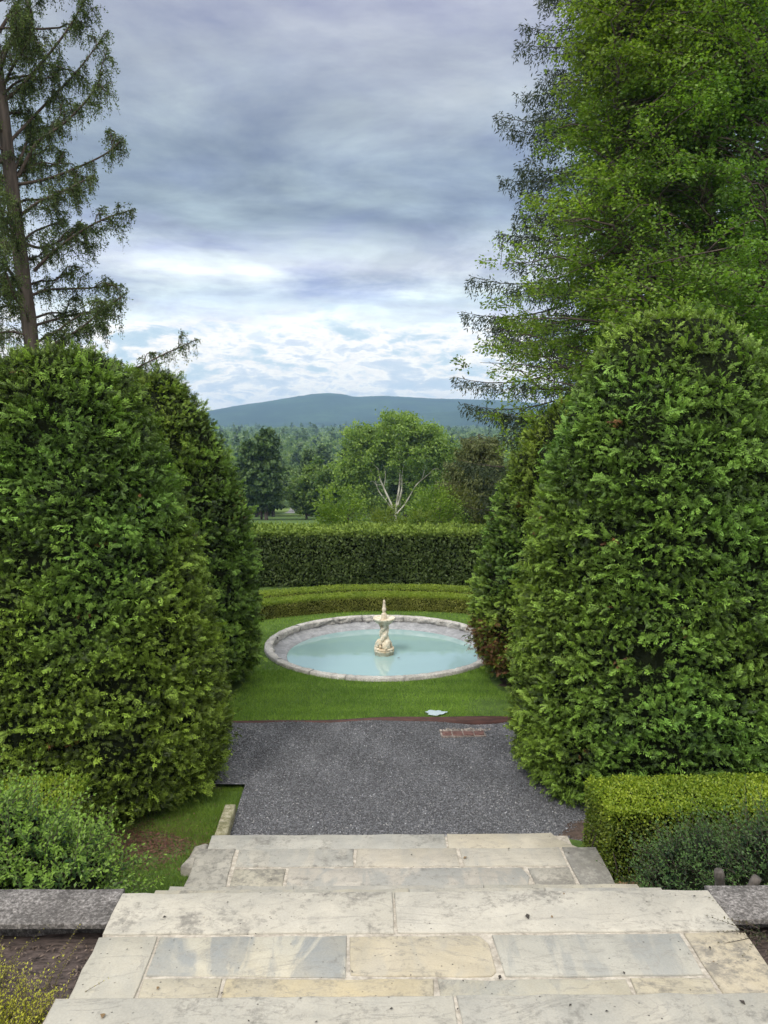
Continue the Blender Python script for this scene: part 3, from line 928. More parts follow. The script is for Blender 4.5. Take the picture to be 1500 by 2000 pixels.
def arborvitae(cx, cy, prof, ysc, label, seed, clusters, size, back_share=.55, brown=None, yellow=None, sparse=None, tmpl=None, per=7, basez=0.0, sq=2.0):
    """a clipped arborvitae: near-black core for the inner shade, trunks, and a thick shell of flat sprays in tufts"""
    t = thing('arborvitae', (cx, cy, basez), label, 'tree', 'clipped arborvitae beside the path')
    zt = prof[-1][0]
    global rng
    keep_rng, rng = rng, np.random.default_rng(seed)
    # area-weighted sampling of the surface
    zz = np.linspace(prof[0][0], zt, 400)
    rr = profile_r(zz, prof)
    ds = np.sqrt(np.gradient(rr)**2+np.gradient(zz)**2)
    wgt = np.maximum(rr, .02)*ds; cdf = np.cumsum(wgt)/wgt.sum()
    n = clusters
    u = rng.random(n*2); zc = np.interp(u, cdf, zz)
    th = rng.uniform(0, 2*np.pi, n*2)
    # thin out the side turned away from the stairs
    away = np.cos(th-math.atan2(cy, cx-.3))
    k = rng.random(n*2) < np.where(away > .35, back_share, 1.0)
    zc, th = zc[k][:n], th[k][:n]; n = len(zc)
    dr = np.interp(zc, zz, np.gradient(rr, zz))
    def surf(z_, th_, f=1.0):
        r_ = profile_r(z_, prof)*f*(np.abs(np.cos(th_))**sq+np.abs(np.sin(th_))**sq)**(-1/sq)
        return np.c_[cx+r_*np.cos(th_), cy+r_*ysc*np.sin(th_), z_]
    P = surf(zc, th)
    Nn = nrm(np.c_[np.cos(th), np.sin(th)/ysc, -np.clip(dr, -3, 3)])
    lm = lump(P, seed)
    push = .045*lm+rng.normal(size=n)*.034-.050
    tuft = rng.random(n) < .13                      # a few proud fresh tufts
    push = push+tuft*.045
    P = P+Nn*push[:, None]
    pock = fnoise(P, 17, seed+20, 2)+.35*rng.normal(size=n)*.5                # pockets where the shell is open to the dark inside
    kk = (pock > -.24) | (rng.random(n) < .25)
    P, Nn, th, zc, lm, push, tuft = P[kk], Nn[kk], th[kk], zc[kk], lm[kk], push[kk], tuft[kk]; n = len(P)
    if sparse is not None:
        kk = ~sparse(P, rng)
        P, Nn, th, zc, lm, push, tuft = P[kk], Nn[kk], th[kk], zc[kk], lm[kk], push[kk], tuft[kk]; n = len(P)
    # each tuft is a fan of sprays sharing a heading
    upv = np.array([0, 0, 1.])
    tang = nrm(np.cross(Nn, upv)+1e-6)
    head = nrm(Nn*rng.uniform(.35, 1.0, (n, 1))+upv*rng.normal(.28, .38, (n, 1))+tang*rng.normal(0, .55, (n, 1)))
    fn = nrm(Nn*.55+upv*rng.uniform(.1, .9, (n, 1))+rdir(n)*.6)
    hue = .44+.20*fnoise(P, .9, seed+1, 2)+.16*fnoise(P, 5, seed+2, 2)+rng.normal(size=n)*.28+tuft*.38
    D = np.repeat(head, per, 0)+rdir(n*per)*.45
    N2 = np.repeat(fn, per, 0)+rdir(n*per)*.45
    side = np.repeat(tang, per, 0)*rng.normal(0, .05, (n*per, 1))
    P2 = np.repeat(P, per, 0)+side-np.repeat(Nn, per, 0)*rng.uniform(0, .12, (n*per, 1))+rng.normal(size=(n*per, 3))*.018
    hu = np.repeat(hue, per)+rng.normal(size=n*per)*.10
    sz = size*rng.uniform(.65, 1.25, n*per)*np.repeat(1+tuft*.35, per)
    C = lerp3((.016, .031, .009), (.128, .238, .037), hu)
    yl = np.clip(.5+.9*fnoise(P2, .7, seed+5, 2)+rng.normal(size=n*per)*.15, 0, 1)
    if yellow is not None:
        yl = np.clip(yl*.6+yellow(P2), 0, 1)
    C = C*(1+yl[:, None]*np.array([[.42, .06, -.22]]))
    bl = np.clip(fnoise(P2, 1.1, seed+9, 2)-.2, 0, 1)
    C = C*(1+bl[:, None]*np.array([[-.25, .03, .45]]))
    br = rng.random(n) < .0025
    br = np.repeat(br, per)
    if brown is not None:
        br = br | (rng.random(n*per) < brown(P2))
    C[br] = np.array([.13, .062, .025])*rng.uniform(.6, 1.2, (br.sum(), 1))
    tm = tmpl or F_BIG
    A = Acc(); wh = rng.integers(len(tm), size=len(P2))
    for k_ in range(len(tm)):
        s_ = wh == k_
        A.add(*scatter(tm[k_], P2[s_], D[s_], N2[s_], sz[s_], C[s_], .5))
    A.part('foliage', M['conifer'], t)
    # near-black shell behind the gaps, painting in the shade inside
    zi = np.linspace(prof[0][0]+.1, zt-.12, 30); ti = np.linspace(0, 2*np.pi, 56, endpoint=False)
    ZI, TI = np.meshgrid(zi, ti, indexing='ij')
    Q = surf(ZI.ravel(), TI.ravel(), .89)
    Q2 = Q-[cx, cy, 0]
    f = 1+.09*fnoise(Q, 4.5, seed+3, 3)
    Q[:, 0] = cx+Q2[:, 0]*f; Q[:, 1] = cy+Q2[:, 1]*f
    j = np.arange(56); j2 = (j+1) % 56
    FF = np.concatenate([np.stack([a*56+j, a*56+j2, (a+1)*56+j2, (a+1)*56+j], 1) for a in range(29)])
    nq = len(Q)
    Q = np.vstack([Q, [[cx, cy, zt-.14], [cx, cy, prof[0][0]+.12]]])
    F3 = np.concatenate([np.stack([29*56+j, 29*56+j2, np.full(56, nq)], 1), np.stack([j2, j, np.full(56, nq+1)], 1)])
    part('shade_core', Q, [FF, F3], M['core'], t)
    # trunks at the foot
    A = Acc()
    for q in range(5):
        a0 = q*1.26+seed
        b = np.array([cx+.35*math.cos(a0), cy+.3*math.sin(a0), basez-.03])
        V, F = tube(curve_pts([b, b+[.05*math.cos(a0), .05, .5], b+[-.1*math.cos(a0), 0, 1.2]], 5), np.linspace(.075, .05, 11), 8)
        A.add(V, F)
    A.part('trunk', M['bark_red'], t)
    rng = keep_rng
    return t


profTL = [(.03, 1.34), (.15, 1.43), (.45, 1.45), (.9, 1.40), (1.57, 1.31), (2.34, 1.17), (3.08, .97), (3.57, .79), (3.85, .67), (4.00, .55), (4.08, .38), (4.12, .01)]
profTR = [(.03, 1.32), (.15, 1.41), (.6, 1.44), (1.1, 1.42), (1.81, 1.38), (2.57, 1.27), (3.23, 1.12), (3.75, .92), (4.1, .74), (4.32, .52), (4.44, .30), (4.50, .01)]
profBL = [(.10, 1.10), (.3, 1.30), (.93, 1.33), (1.62, 1.29), (2.3, 1.18), (2.97, .94), (3.5, .68), (3.85, .46), (4.08, .24), (4.15, .01)]
profBR = [(.12, 1.05), (.35, 1.36), (.7, 1.45), (1.3, 1.42), (1.75, 1.31), (2.29, 1.18), (2.96, .94), (3.43, .64), (3.68, .38), (3.82, .01)]
arborvitae(-2.74, 7.56, profTL, .87, 'tall clipped arborvitae with a flat dome, in front on the left behind the leafy shrub', 101, 14500, .074, per=6, sq=2.3,
           yellow=lambda P: .15*(P[:, 2] > 3.6)+.1*(P[:, 2] < .9))
arborvitae(3.02, 7.52, profTR, .87, 'tallest clipped arborvitae, in front on the right behind the square box hedge', 111, 14500, .074, per=6, sq=2.3,
           yellow=lambda P: .34*np.clip((2.35-P[:, 0])*1.2, 0, 1)*(P[:, 2] < 2.8)+.12*(P[:, 2] < .7),
           sparse=lambda P, r: (np.hypot(P[:, 0]-3.15, (P[:, 2]-3.95)*.8) < .22) & (r.random(len(P)) < .35))
arborvitae(-2.60, 10.42, profBL, .86, 'dark clipped arborvitae at the back on the left, beside the pool lawn', 121, 9500, .070, tmpl=F_MID, per=7,
           brown=lambda P: .05*((P[:, 2] < 2.6) & (P[:, 0] > -1.6) & (P[:, 2] > 2.2)))
arborvitae(2.97, 10.38, profBR, .84, 'clipped arborvitae at the back on the right with browned lower sprays by the pool', 131, 9500, .070, tmpl=F_MID, per=7,
           brown=lambda P: .6*np.clip(1.35-np.hypot((P[:, 0]-1.75)/.42, (P[:, 2]-.48)/.42), 0, 1))


# ------------------------------------------------------------------ box hedges
K_LEAF = kite(.62, 0, .18, .5)


def shell_leaves(Pf, n, seed, size, c_top, c_side, mixf, tmpl=K_LEAF, depth=.05, lumps=.02, dense_top=1.0, sprig=.0):
    """Pf(n) -> points, outward normals, topness 0..1"""
    P, Nn, tp = Pf(n)
    n = len(P)
    d = fnoise(P, 7, seed, 3)*lumps
    P = P+Nn*d[:, None]-Nn*(rng.random((n, 1))**1.7*depth)+rng.normal(size=(n, 3))*.004
    D = nrm(Nn*.6+rdir(n)*.85+[0, 0, .25]); N2 = nrm(Nn+rdir(n)*.7)
    hu = np.clip(.5+.35*fnoise(P, 5, seed+1, 2)+rng.normal(size=n)*.28, 0, 1)
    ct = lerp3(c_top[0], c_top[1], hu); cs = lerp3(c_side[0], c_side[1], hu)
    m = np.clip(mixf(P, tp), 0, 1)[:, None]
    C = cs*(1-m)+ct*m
    return scatter(tmpl, P, D, N2, size*rng.uniform(.7, 1.3, n), C)


def box_surface(x0, x1, y0, y1, z0, z1, rnd=.05):
    faces = [('top', (x1-x0)*(y1-y0)), ('front', (x1-x0)*(z1-z0)), ('back', (x1-x0)*(z1-z0)*.5), ('left', (y1-y0)*(z1-z0)), ('right', (y1-y0)*(z1-z0))]
    w_ = np.array([f[1] for f in faces]); w_ /= w_.sum()
    def f(n):
        c = rng.choice(5, n, p=w_)
        u, v = rng.random(n), rng.random(n)
        X = x0+(x1-x0)*u; Y = y0+(y1-y0)*v; Z = z0+(z1-z0)*v
        P = np.zeros((n, 3)); Nn = np.zeros((n, 3))
        for k, (a, b, c_, nn) in enumerate([(X, Y, z1+0*u, (0, 0, 1)), (X, y0+0*u, Z, (0, -1, 0)), (X, y1+0*u, Z, (0, 1, 0)),
                                            (x0+0*u, y0+(y1-y0)*u, Z, (-1, 0, 0)), (x1+0*u, y0+(y1-y0)*u, Z, (1, 0, 0))]):
            s_ = c == k
            P[s_] = np.c_[a, b, c_][s_]; Nn[s_] = nn
        # round the edges
        cc = np.array([(x0+x1)/2, (y0+y1)/2, (z0+z1)/2]); h = np.array([(x1-x0)/2, (y1-y0)/2, (z1-z0)/2])
        q = (P-cc); e = np.clip(np.abs(q)-(h-rnd), 0, None)*np.sign(q)
        L = np.linalg.norm(e, axis=1, keepdims=True)
        lowz = q[:, 2:3] < 0
        e2 = e.copy(); e2[:, 2:3] = np.where(lowz, 0, e2[:, 2:3])
        L = np.linalg.norm(e2, axis=1, keepdims=True)
        P = np.where(L > rnd, P-e2*(1-rnd/np.maximum(L, 1e-6)), P)
        Nn = np.where(L > 1e-4, nrm(e2+1e-9), Nn)
        return P, Nn, (P[:, 2]-z0)/(z1-z0)
    return f


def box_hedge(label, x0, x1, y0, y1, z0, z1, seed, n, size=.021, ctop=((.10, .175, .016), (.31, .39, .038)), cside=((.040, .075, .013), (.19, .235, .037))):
    t = thing('box_hedge', ((x0+x1)/2, (y0+y1)/2, z0), label, 'hedge')
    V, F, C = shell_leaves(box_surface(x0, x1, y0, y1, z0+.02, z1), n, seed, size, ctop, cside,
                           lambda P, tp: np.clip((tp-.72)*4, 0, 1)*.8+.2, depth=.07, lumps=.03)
    part('foliage', V, F, M['leaf'], t, col=C)
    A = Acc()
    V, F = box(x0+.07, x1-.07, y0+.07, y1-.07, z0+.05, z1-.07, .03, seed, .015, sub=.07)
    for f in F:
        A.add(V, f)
    A.part('shade_core', M['core'], t)
    # bare stems showing low on the side
    A = Acc()
    for q in range(90):
        x = rng.uniform(x0+.03, x1-.05); y = y0+rng.uniform(.0, .06) if rng.random() < .8 else rng.uniform(y0, y1)
        if y > y0+.07:
            x = x0+.04
        b = np.array([x+rng.normal()*.05, y+.08, z0-.02]); e = np.array([x, y, z0+rng.uniform(.2, .5)*(z1-z0)*1.4])
        V, F = tube([b, (b+e)/2+rng.normal(size=3)*.02, e], [.006, .005, .003], 4)
        A.add(V, F)
    A.part('stem', M['bark'], t)
    return t


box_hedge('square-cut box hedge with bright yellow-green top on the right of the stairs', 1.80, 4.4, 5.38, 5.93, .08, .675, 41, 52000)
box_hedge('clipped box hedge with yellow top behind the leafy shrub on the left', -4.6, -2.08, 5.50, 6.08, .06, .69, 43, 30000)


# the two low concentric box borders beyond the pool
def arc_hedge(label, cx, cy, r0, r1, a0, a1, z1, seed, n):
    t = thing('low_box_border', (cx, cy+(r0+r1)/2, 0), label, 'hedge', 'low curved box borders beyond the pool')
    wt = np.array([r1-r0, z1*1.15, z1*.5]); wt /= wt.sum()
    def f(n):
        c = rng.choice(3, n, p=wt); a = rng.uniform(a0, a1, n); u = rng.random(n)
        r_ = np.where(c == 0, r0+(r1-r0)*u, np.where(c == 1, r0, r1)); z_ = np.where(c == 0, z1, z1*u)
        e = np.array([np.sin(a), np.cos(a)]).T
        Nn = np.where((c == 0)[:, None], [0, 0, 1.], np.where((c == 1)[:, None], np.c_[-e, a*0], np.c_[e, a*0]))
        rc = np.minimum(np.abs(r_-r0), np.abs(r_-r1))
        z_ = np.where((c == 0), z_-.035*np.exp(-rc/.03), z_)
        r_ = np.where((c == 1) & (z_ > z1-.05), r_+(z_-z1+.05)*.5, r_)
        return np.c_[cx+r_*e[:, 0], cy+r_*e[:, 1], z_], Nn, z_/z1
    V, F, C = shell_leaves(f, n, seed, .024, ((.13, .205, .026), (.28, .36, .052)), ((.14, .16, .038), (.33, .35, .085)),
                           lambda P, tp: np.clip((tp-.80)*7, 0, 1), depth=.05, lumps=.018)
    part('foliage', V, F, M['leaf'], t, col=C)
    aa = np.linspace(a0, a1, 60)
    loops = [np.c_[cx+r_*np.sin(aa), cy+r_*np.cos(aa), aa*0+z_] for r_, z_ in ((r0+.045, .0), (r0+.045, z1-.05), (r1-.045, z1-.05), (r1-.045, .0))]
    V = np.concatenate(loops); j = np.arange(59)
    part('shade_core', V, np.concatenate([np.stack([k*60+j, k*60+j+1, (k+1)*60+j+1, (k+1)*60+j], 1) for k in range(3)]), M['core'], t)
    return t


arc_hedge('inner low box border curving round the far side of the pool', .55, 10.28, 4.18, 4.60, -.80, .80, .30, 51, 60000)
arc_hedge('outer low box border just behind the inner one, against the tall hedge', .55, 10.28, 4.80, 5.26, -.72, .72, .312, 53, 34000)


# tall yew hedge
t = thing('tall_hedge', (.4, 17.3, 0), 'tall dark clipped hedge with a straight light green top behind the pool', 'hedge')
bf = box_surface(-4.5, 5.4, 16.72, 17.85, .0, 1.20, .06)
F_YEW = frond(4, .17, 50, .45, .2, False)
def yewf(n):
    P, Nn, tp = bf(n)
    P[:, 2] += (.05*fnoise(P*[1, 1, 0], .8, 5, 2)+.02)*(tp > .6)
    P[:, 1] -= .10*fnoise(P, 1.4, 6, 3)*(Nn[:, 1] < 0)
    return P, Nn, tp
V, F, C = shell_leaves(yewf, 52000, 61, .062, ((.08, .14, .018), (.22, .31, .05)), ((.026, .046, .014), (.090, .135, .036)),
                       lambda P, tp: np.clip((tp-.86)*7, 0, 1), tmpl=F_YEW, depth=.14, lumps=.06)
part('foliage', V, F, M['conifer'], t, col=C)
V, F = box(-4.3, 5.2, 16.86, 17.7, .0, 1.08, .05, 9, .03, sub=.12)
part('shade_core', V, F, M['core'], t)


# ------------------------------------------------------------------ leafy shrubs in front
def leafy_stems(n, base_f, size, seed, c0, c1, tmpl, L=(.25, .5), step=.026, droop=.5, out=.6, stemr=.0022, pairs=True):
    """arching stems carrying opposite leaves; returns stems Acc and leaves Acc arrays"""
    st = Acc(); LP = []; LD = []; LN = []; LS = []; LC = []
    for q in range(n):
        b, d = base_f()
        ln = rng.uniform(*L); k = max(4, int(ln/step))
        tt = np.linspace(0, 1, k)
        d = d/np.linalg.norm(d)
        sidev = rng.normal(size=3)*.18
        pts = b+np.outer(tt*ln, d)+np.outer(tt**2*ln, sidev)-np.outer(tt**2*ln*droop*.3, [0, 0, 1])
        if stemr:
            V, F = tube(pts[::2] if k > 6 else pts, np.linspace(stemr, stemr*.5, len(pts[::2] if k > 6 else pts)), 3)
            st.add(V, F)
        tg = nrm(np.gradient(pts, axis=0))
        r_ = rdir(1)[0]; X = nrm(np.cross(tg, r_)); Y = np.cross(tg, X)
        ang = np.arange(k)*1.57+rng.uniform(0, 6)
        hue = rng.random()
        for sg in ((1, -1) if pairs else (1,)):
            sd_ = (X*np.cos(ang)[:, None]+Y*np.sin(ang)[:, None])*sg
            LP.append(pts); LD.append(nrm(sd_*.9+tg*.65+[0, 0, .1])); LN.append(tg+[0, 0, .5]+rng.normal(size=(k, 3))*.25)
            LS.append(size*(1.05-.45*tt)*rng.uniform(.8, 1.2, k))
            young = np.clip(tt*1.1-.1+rng.normal(size=k)*.12+(hue-.5)*.8, 0, 1)
            LC.append(lerp3(c0, c1, young))
        # end bud leaves
        LP.append(pts[-1:]); LD.append(tg[-1:]); LN.append(np.array([[0, 0, 1.]])+rng.normal(size=(1, 3))*.4); LS.append(np.array([size*.7])); LC.append(lerp3(c0, c1, np.array([.9])))
    V, F, C = scatter(tmpl, np.concatenate(LP), np.concatenate(LD), np.concatenate(LN), np.concatenate(LS), np.concatenate(LC))
    return st, V, F, C


def ellipsoid_base(c, r, zmin, outw=.7, upw=.5, inner=.55):
    c, r = np.array(c), np.array(r)
    def f():
        while True:
            d = rdir(1)[0]
            d[2] = abs(d[2])*1.0-.15*rng.random()
            p = c+d*r*rng.uniform(inner, .92)
            if p[2] > zmin:
                break
        return p, d*outw+np.array([0, 0, upw])+rng.normal(size=3)*.35
    return f


def shrub(label, blobs, seed, c0, c1, size, n, zmin, extra=None, name='leafy_shrub', mat='leaf', L=(.18, .36), core=True, group=None, tmpl=None):
    b0 = blobs[0]
    t = thing(name, (b0[0][0], b0[0][1], zmin), label, 'shrub', group)
    ws = np.array([b[1][0]*b[1][1] for b in blobs]); ws = ws/ws.sum()
    fs = [ellipsoid_base(b[0], b[1], zmin) for b in blobs]
    def base():
        return fs[rng.choice(len(fs), p=ws)]()
    st, V, F, C = leafy_stems(n, base, size, seed, c0, c1, tmpl or kite(.52, 0, .15, .5), L)
    A = st
    part('foliage', V, F, M[mat], t, col=C)
    A.part('stem', M['bark'], t)
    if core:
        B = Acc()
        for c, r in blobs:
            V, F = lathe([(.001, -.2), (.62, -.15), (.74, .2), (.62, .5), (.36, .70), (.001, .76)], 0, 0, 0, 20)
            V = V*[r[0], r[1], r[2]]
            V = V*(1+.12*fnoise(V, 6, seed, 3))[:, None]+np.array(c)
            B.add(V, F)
        B.part('shade_core', M['core'], t)
    return t


shrub('loose leafy shrub with small blue-green leaves behind the left garden wall',
      [((-2.40, 4.72, .46), (.82, .62, .74)), ((-1.86, 4.58, .42), (.46, .50, .54)), ((-3.2, 4.75, .46), (.7, .6, .72))], 71, (.035, .090, .028), (.23, .37, .068), .040, 3000, .30, L=(.16, .36))
tr = shrub('dark leafy shrub with small leaves and two cut stumps by the right wall',
      [((2.75, 4.62, .38), (.62, .55, .60)), ((2.27, 4.85, .30), (.42, .42, .46)), ((3.4, 4.7, .38), (.6, .5, .60))], 73, (.020, .052, .024), (.11, .20, .060), .029, 2700, .25, L=(.14, .30))
for (x, y, h, r_, lean) in [(2.06, 4.14, .93, .026, -.06), (2.17, 4.10, .91, .024, .09)]:
    pts = curve_pts([[x-lean, y+.06, .55], [x, y+.03, .76], [x+lean*.6, y, h]], 5)
    V, F = tube(pts, np.linspace(r_*1.5, r_, len(pts))*(1+.12*np.sin(np.arange(len(pts))*2.2)), 9)
    n0 = len(V); V = np.vstack([V, V[-9:].mean(0)]); jj = np.arange(9)
    part('cut_stump', V, [F, np.stack([n0-9+jj, n0-9+(jj+1) % 9, np.full(9, n0)], 1)], M['stump'], tr)

# wispy yellow-green plants in the near bed and the creeping twigs on the right
def wispy(label, c, n, L, spread, size, c0, c1, seed, rad, name='wispy_plant', zc=.94, up=1.0, lean=(0, 0), step=.02, tm=None):
    t = thing(name, (c[0], c[1], zc), label, 'plant')
    def base():
        a_, q = rng.uniform(0, 6.28), rng.random()**.6
        p = np.array([c[0]+rad[0]*q*math.cos(a_), c[1]+rad[1]*q*math.sin(a_), zc])
        return p, np.array([math.cos(a_)*spread*q+lean[0], math.sin(a_)*spread*q+lean[1], up])+rng.normal(size=3)*.16
    st, V, F, C = leafy_stems(n, base, size, seed, c0, c1, tm or kite(.4, 0, .1, .5), L, step, .8)
    part('foliage', V, F, M['leaf'], t, col=C)
    st.part('stem', M['bark'], t)
    return t


wispy('yellow-green wispy plant in the near left bed', (-1.56, 2.80), 1700, (.10, .26), .9, .018, (.26, .28, .035), (.55, .55, .07), 81, (.34, .30), step=.014)
t = wispy('thin yellow sprigs standing in the left bed by the wall', (-1.42, 3.10), 14, (.22, .40), .6, .014, (.18, .17, .04), (.42, .38, .08), 83, (.17, .12), name='yellow_sprig', step=.012)
wispy('tuft of yellow sprigs at the far left against the granite wall', (-1.82, 3.36), 130, (.12, .24), .8, .013, (.14, .15, .03), (.42, .40, .07), 84, (.26, .10), name='yellow_sprig', step=.014)
wispy('low olive green plants in the near right bed', (2.28, 3.15), 260, (.10, .24), .9, .014, (.05, .07, .02), (.20, .22, .06), 85, (.38, .34), name='bed_plant')
t = thing('creeping_twig', (1.92, 3.1, .95), 'dark small-leaved twig creeping over the right end of the marble landing', 'plant')
def cb():
    q = rng.random()
    return np.array([1.93-.03*q, 2.75+.75*q, 1.04]), np.array([-.8, rng.normal()*.5+.2, .28])
st, V, F, C = leafy_stems(13, cb, .016, 9, (.03, .04, .02), (.10, .09, .05), kite(.6), (.10, .26), .016, .9)
V[:, 2] = np.maximum(V[:, 2], np.where(V[:, 0] < 1.80, 1.066, .9))
part('foliage', V, F, M['leaf'], t, col=C)
st.part('stem', M['bark'], t)


# ------------------------------------------------------------------ grass
def blades(n, xf, zf, h, seed, c0, c1, wid=.0045, okf=None):
    P = xf(n)
    if okf is not None:
        P = P[okf(P)]
    n = len(P)
    z_ = zf(P[:, 0], P[:, 1])
    hh = h*rng.uniform(.5, 1.3, n)*(1+.25*fnoise(np.c_[P, z_*0], 3, seed, 2))
    D = nrm(np.c_[rng.normal(size=(n, 2))*.38, np.ones(n)])
    tv = np.array([[-.5, 0, 0], [.5, 0, 0], [.08, 1, .25]]); tf = np.array([[0, 1, 2]])
    hu = np.clip(.5+.42*fnoise(np.c_[P, z_*0], 2.6, seed+1, 4)+.10*np.sin(P[:, 1]*15+.6*P[:, 0])+rng.normal(size=n)*.25, 0, 1)
    return scatter((tv, tf), np.c_[P, z_-.004], D, rdir(n), np.c_[np.full(n, wid)*rng.uniform(.7, 1.4, n), hh, hh], lerp3(c0, c1, hu))


def lawn_ok(P):
    r_ = np.hypot(P[:, 0]-PCX, P[:, 1]-PCY)
    rr = np.hypot(P[:, 0]-.55, P[:, 1]-10.28)
    pud = np.hypot((P[:, 0]-.94)/.125, (P[:, 1]-9.12)/.095) < 1
    bare = (np.hypot((P[:, 0]-1.66)/.36, (P[:, 1]-9.36)/.34) < 1+.25*rng.normal(size=len(P))) & (rng.random(len(P)) < .85)
    under = (np.hypot(P[:, 0]+2.65, P[:, 1]-10.4) < 1.15) | (np.hypot(P[:, 0]-2.95, P[:, 1]-10.35) < 1.15)
    return (r_ > PR+.005) & ((rr < 4.20) | (P[:, 1] < 12)) & ~pud & ~bare & ~under


GC0, GC1 = (.085, .175, .024), (.27, .43, .065)
A = Acc()
near = lambda n: np.c_[rng.uniform(-2.0, 2.3, n), rng.uniform(8.985, 10.9, n)]
rest = lambda n: np.c_[rng.uniform(-3.2, 3.9, n), rng.uniform(10.7, 14.6, n)]
V, F, C = blades(100000, near, lambda x, y: 0*x, .034, 91, GC0, GC1, .0042, lawn_ok); A.add(V, F, C)
V, F, C = blades(100000, rest, lambda x, y: 0*x, .034, 92, GC0, GC1, .0065, lawn_ok); A.add(V, F, C)
tag(A.part('grass', M['grass']), 'short mown bright green grass of the lawn around the pool', 'grass', kind='stuff')
A = Acc()
bankx = lambda n: np.c_[rng.uniform(-2.7, -1.20, n), rng.uniform(3.9, 6.9, n)]
bank2 = lambda n: np.c_[rng.uniform(-1.75, -1.08, n), rng.uniform(6.3, 7.36, n)]
okb = lambda P: ~((P[:, 0] > -1.19) & (P[:, 1] < 6.83)) & (rng.random(len(P)) < np.where(np.hypot((P[:, 0]+1.85)/.5, (P[:, 1]-6.15)/.35) < 1, .12, 1.0)) & (np.hypot((P[:, 0]+2.75)/1.5, (P[:, 1]-7.6)/1.2) > .80)
V, F, C = blades(52000, bankx, ground_z, .036, 93, (.065, .125, .018), (.18, .28, .04), .0036, okb); A.add(V, F, C)
V, F, C = blades(14000, bank2, lambda x, y: ground_z(x, y)+.0, .036, 94, (.065, .125, .018), (.18, .28, .04), .0036, okb); A.add(V, F, C)
bankr = lambda n: np.c_[rng.uniform(1.84, 3.5, n), rng.uniform(3.9, 5.5, n)]
V, F, C = blades(5000, bankr, ground_z, .03, 95, (.05, .07, .014), (.13, .15, .03), .0036); A.add(V, F, C)
tag(A.part('bank_grass', M['grass']), 'grass on the bank beside the stairs, thin under the arborvitae', 'grass', kind='stuff')
# red-brown needle litter under the left arborvitae
n = 9000
P = np.c_[rng.normal(-1.9, .40, n), rng.normal(6.28, .26, n)]
Z_ = ground_z(P[:, 0], P[:, 1])
V, F, C = scatter(kite(.3, 0, .2), np.c_[P, Z_+.008], nrm(np.c_[rng.normal(size=(n, 2)), rng.normal(size=n)*.2]), rdir(n)+[0, 0, 1.5], rng.uniform(.012, .035, n), rng.uniform(.4, 1.2, (n, 1))*np.array([[.10, .045, .03]]))
tag(part('litter', V, F, M['stone'], col=C), 'red-brown dry litter on the ground under the left arborvitae', 'litter', kind='stuff')
n = 1500
P = np.c_[rng.normal(2.1, .25, n), rng.normal(5.15, .2, n)]
V, F, C = scatter(kite(.5, 0, .2), np.c_[P, ground_z(P[:, 0], P[:, 1])+.012], nrm(np.c_[rng.normal(size=(n, 2)), rng.normal(size=n)*.2]), rdir(n)+[0, 0, 1.5], rng.uniform(.012, .035, n), rng.uniform(.4, 1.2, (n, 1))*np.array([[.17, .10, .05]]))
tag(part('fallen_leaves', V, F, M['stone'], col=C), 'brown fallen leaves below the right box hedge beside the step', 'litter', kind='stuff')


# ------------------------------------------------------------------ big trees
def limb_path(a, b, sag, wig, n=9):
    a, b = np.array(a, float), np.array(b, float)
    t_ = np.linspace(0, 1, n)
    L = np.linalg.norm(b-a)
    p = a+np.outer(t_, b-a)
    p[:, 2] += sag*L*np.sin(np.pi*t_)
    w_ = np.cumsum(rng.normal(size=(n, 3)), 0)*wig*L/n
    return p+w_*np.sin(np.pi*t_)[:, None]


# --- the tall drooping conifer on the left, seen against the sky
rng = np.random.default_rng(301)
lt = thing('drooping_conifer', (-6.17, 16, 0), 'tall slender conifer with weeping sprays and a bare reddish trunk at the left edge', 'tree')
PX = .01035                      # metres per unit used for its limbs
def LT(px_, py_, dy=0.0):
    s_ = (16+dy)/16
    x = -6.32+(px_-62)*PX
    return np.array([x*s_, 16+dy, 3.4+(1.54+(680-py_)*PX*.985-0.0)*s_])
tp_ = curve_pts([[-6.16, 16, -.05], [-6.22, 16, 2.4], LT(62, 680), LT(48, 500), LT(28, 240), LT(8, -20), LT(-12, -300), LT(-22, -620)], 6)
V, F = tube(tp_, np.interp(tp_[:, 2], [0, 2.4, 5, 7, 11.4, 14, 18], [.22, .17, .140, .135, .105, .085, .03])*(1+.04*np.sin(np.arange(len(tp_))*1.9)), 14)
part('trunk', V, F, M['bark_red'], lt, smooth=True)
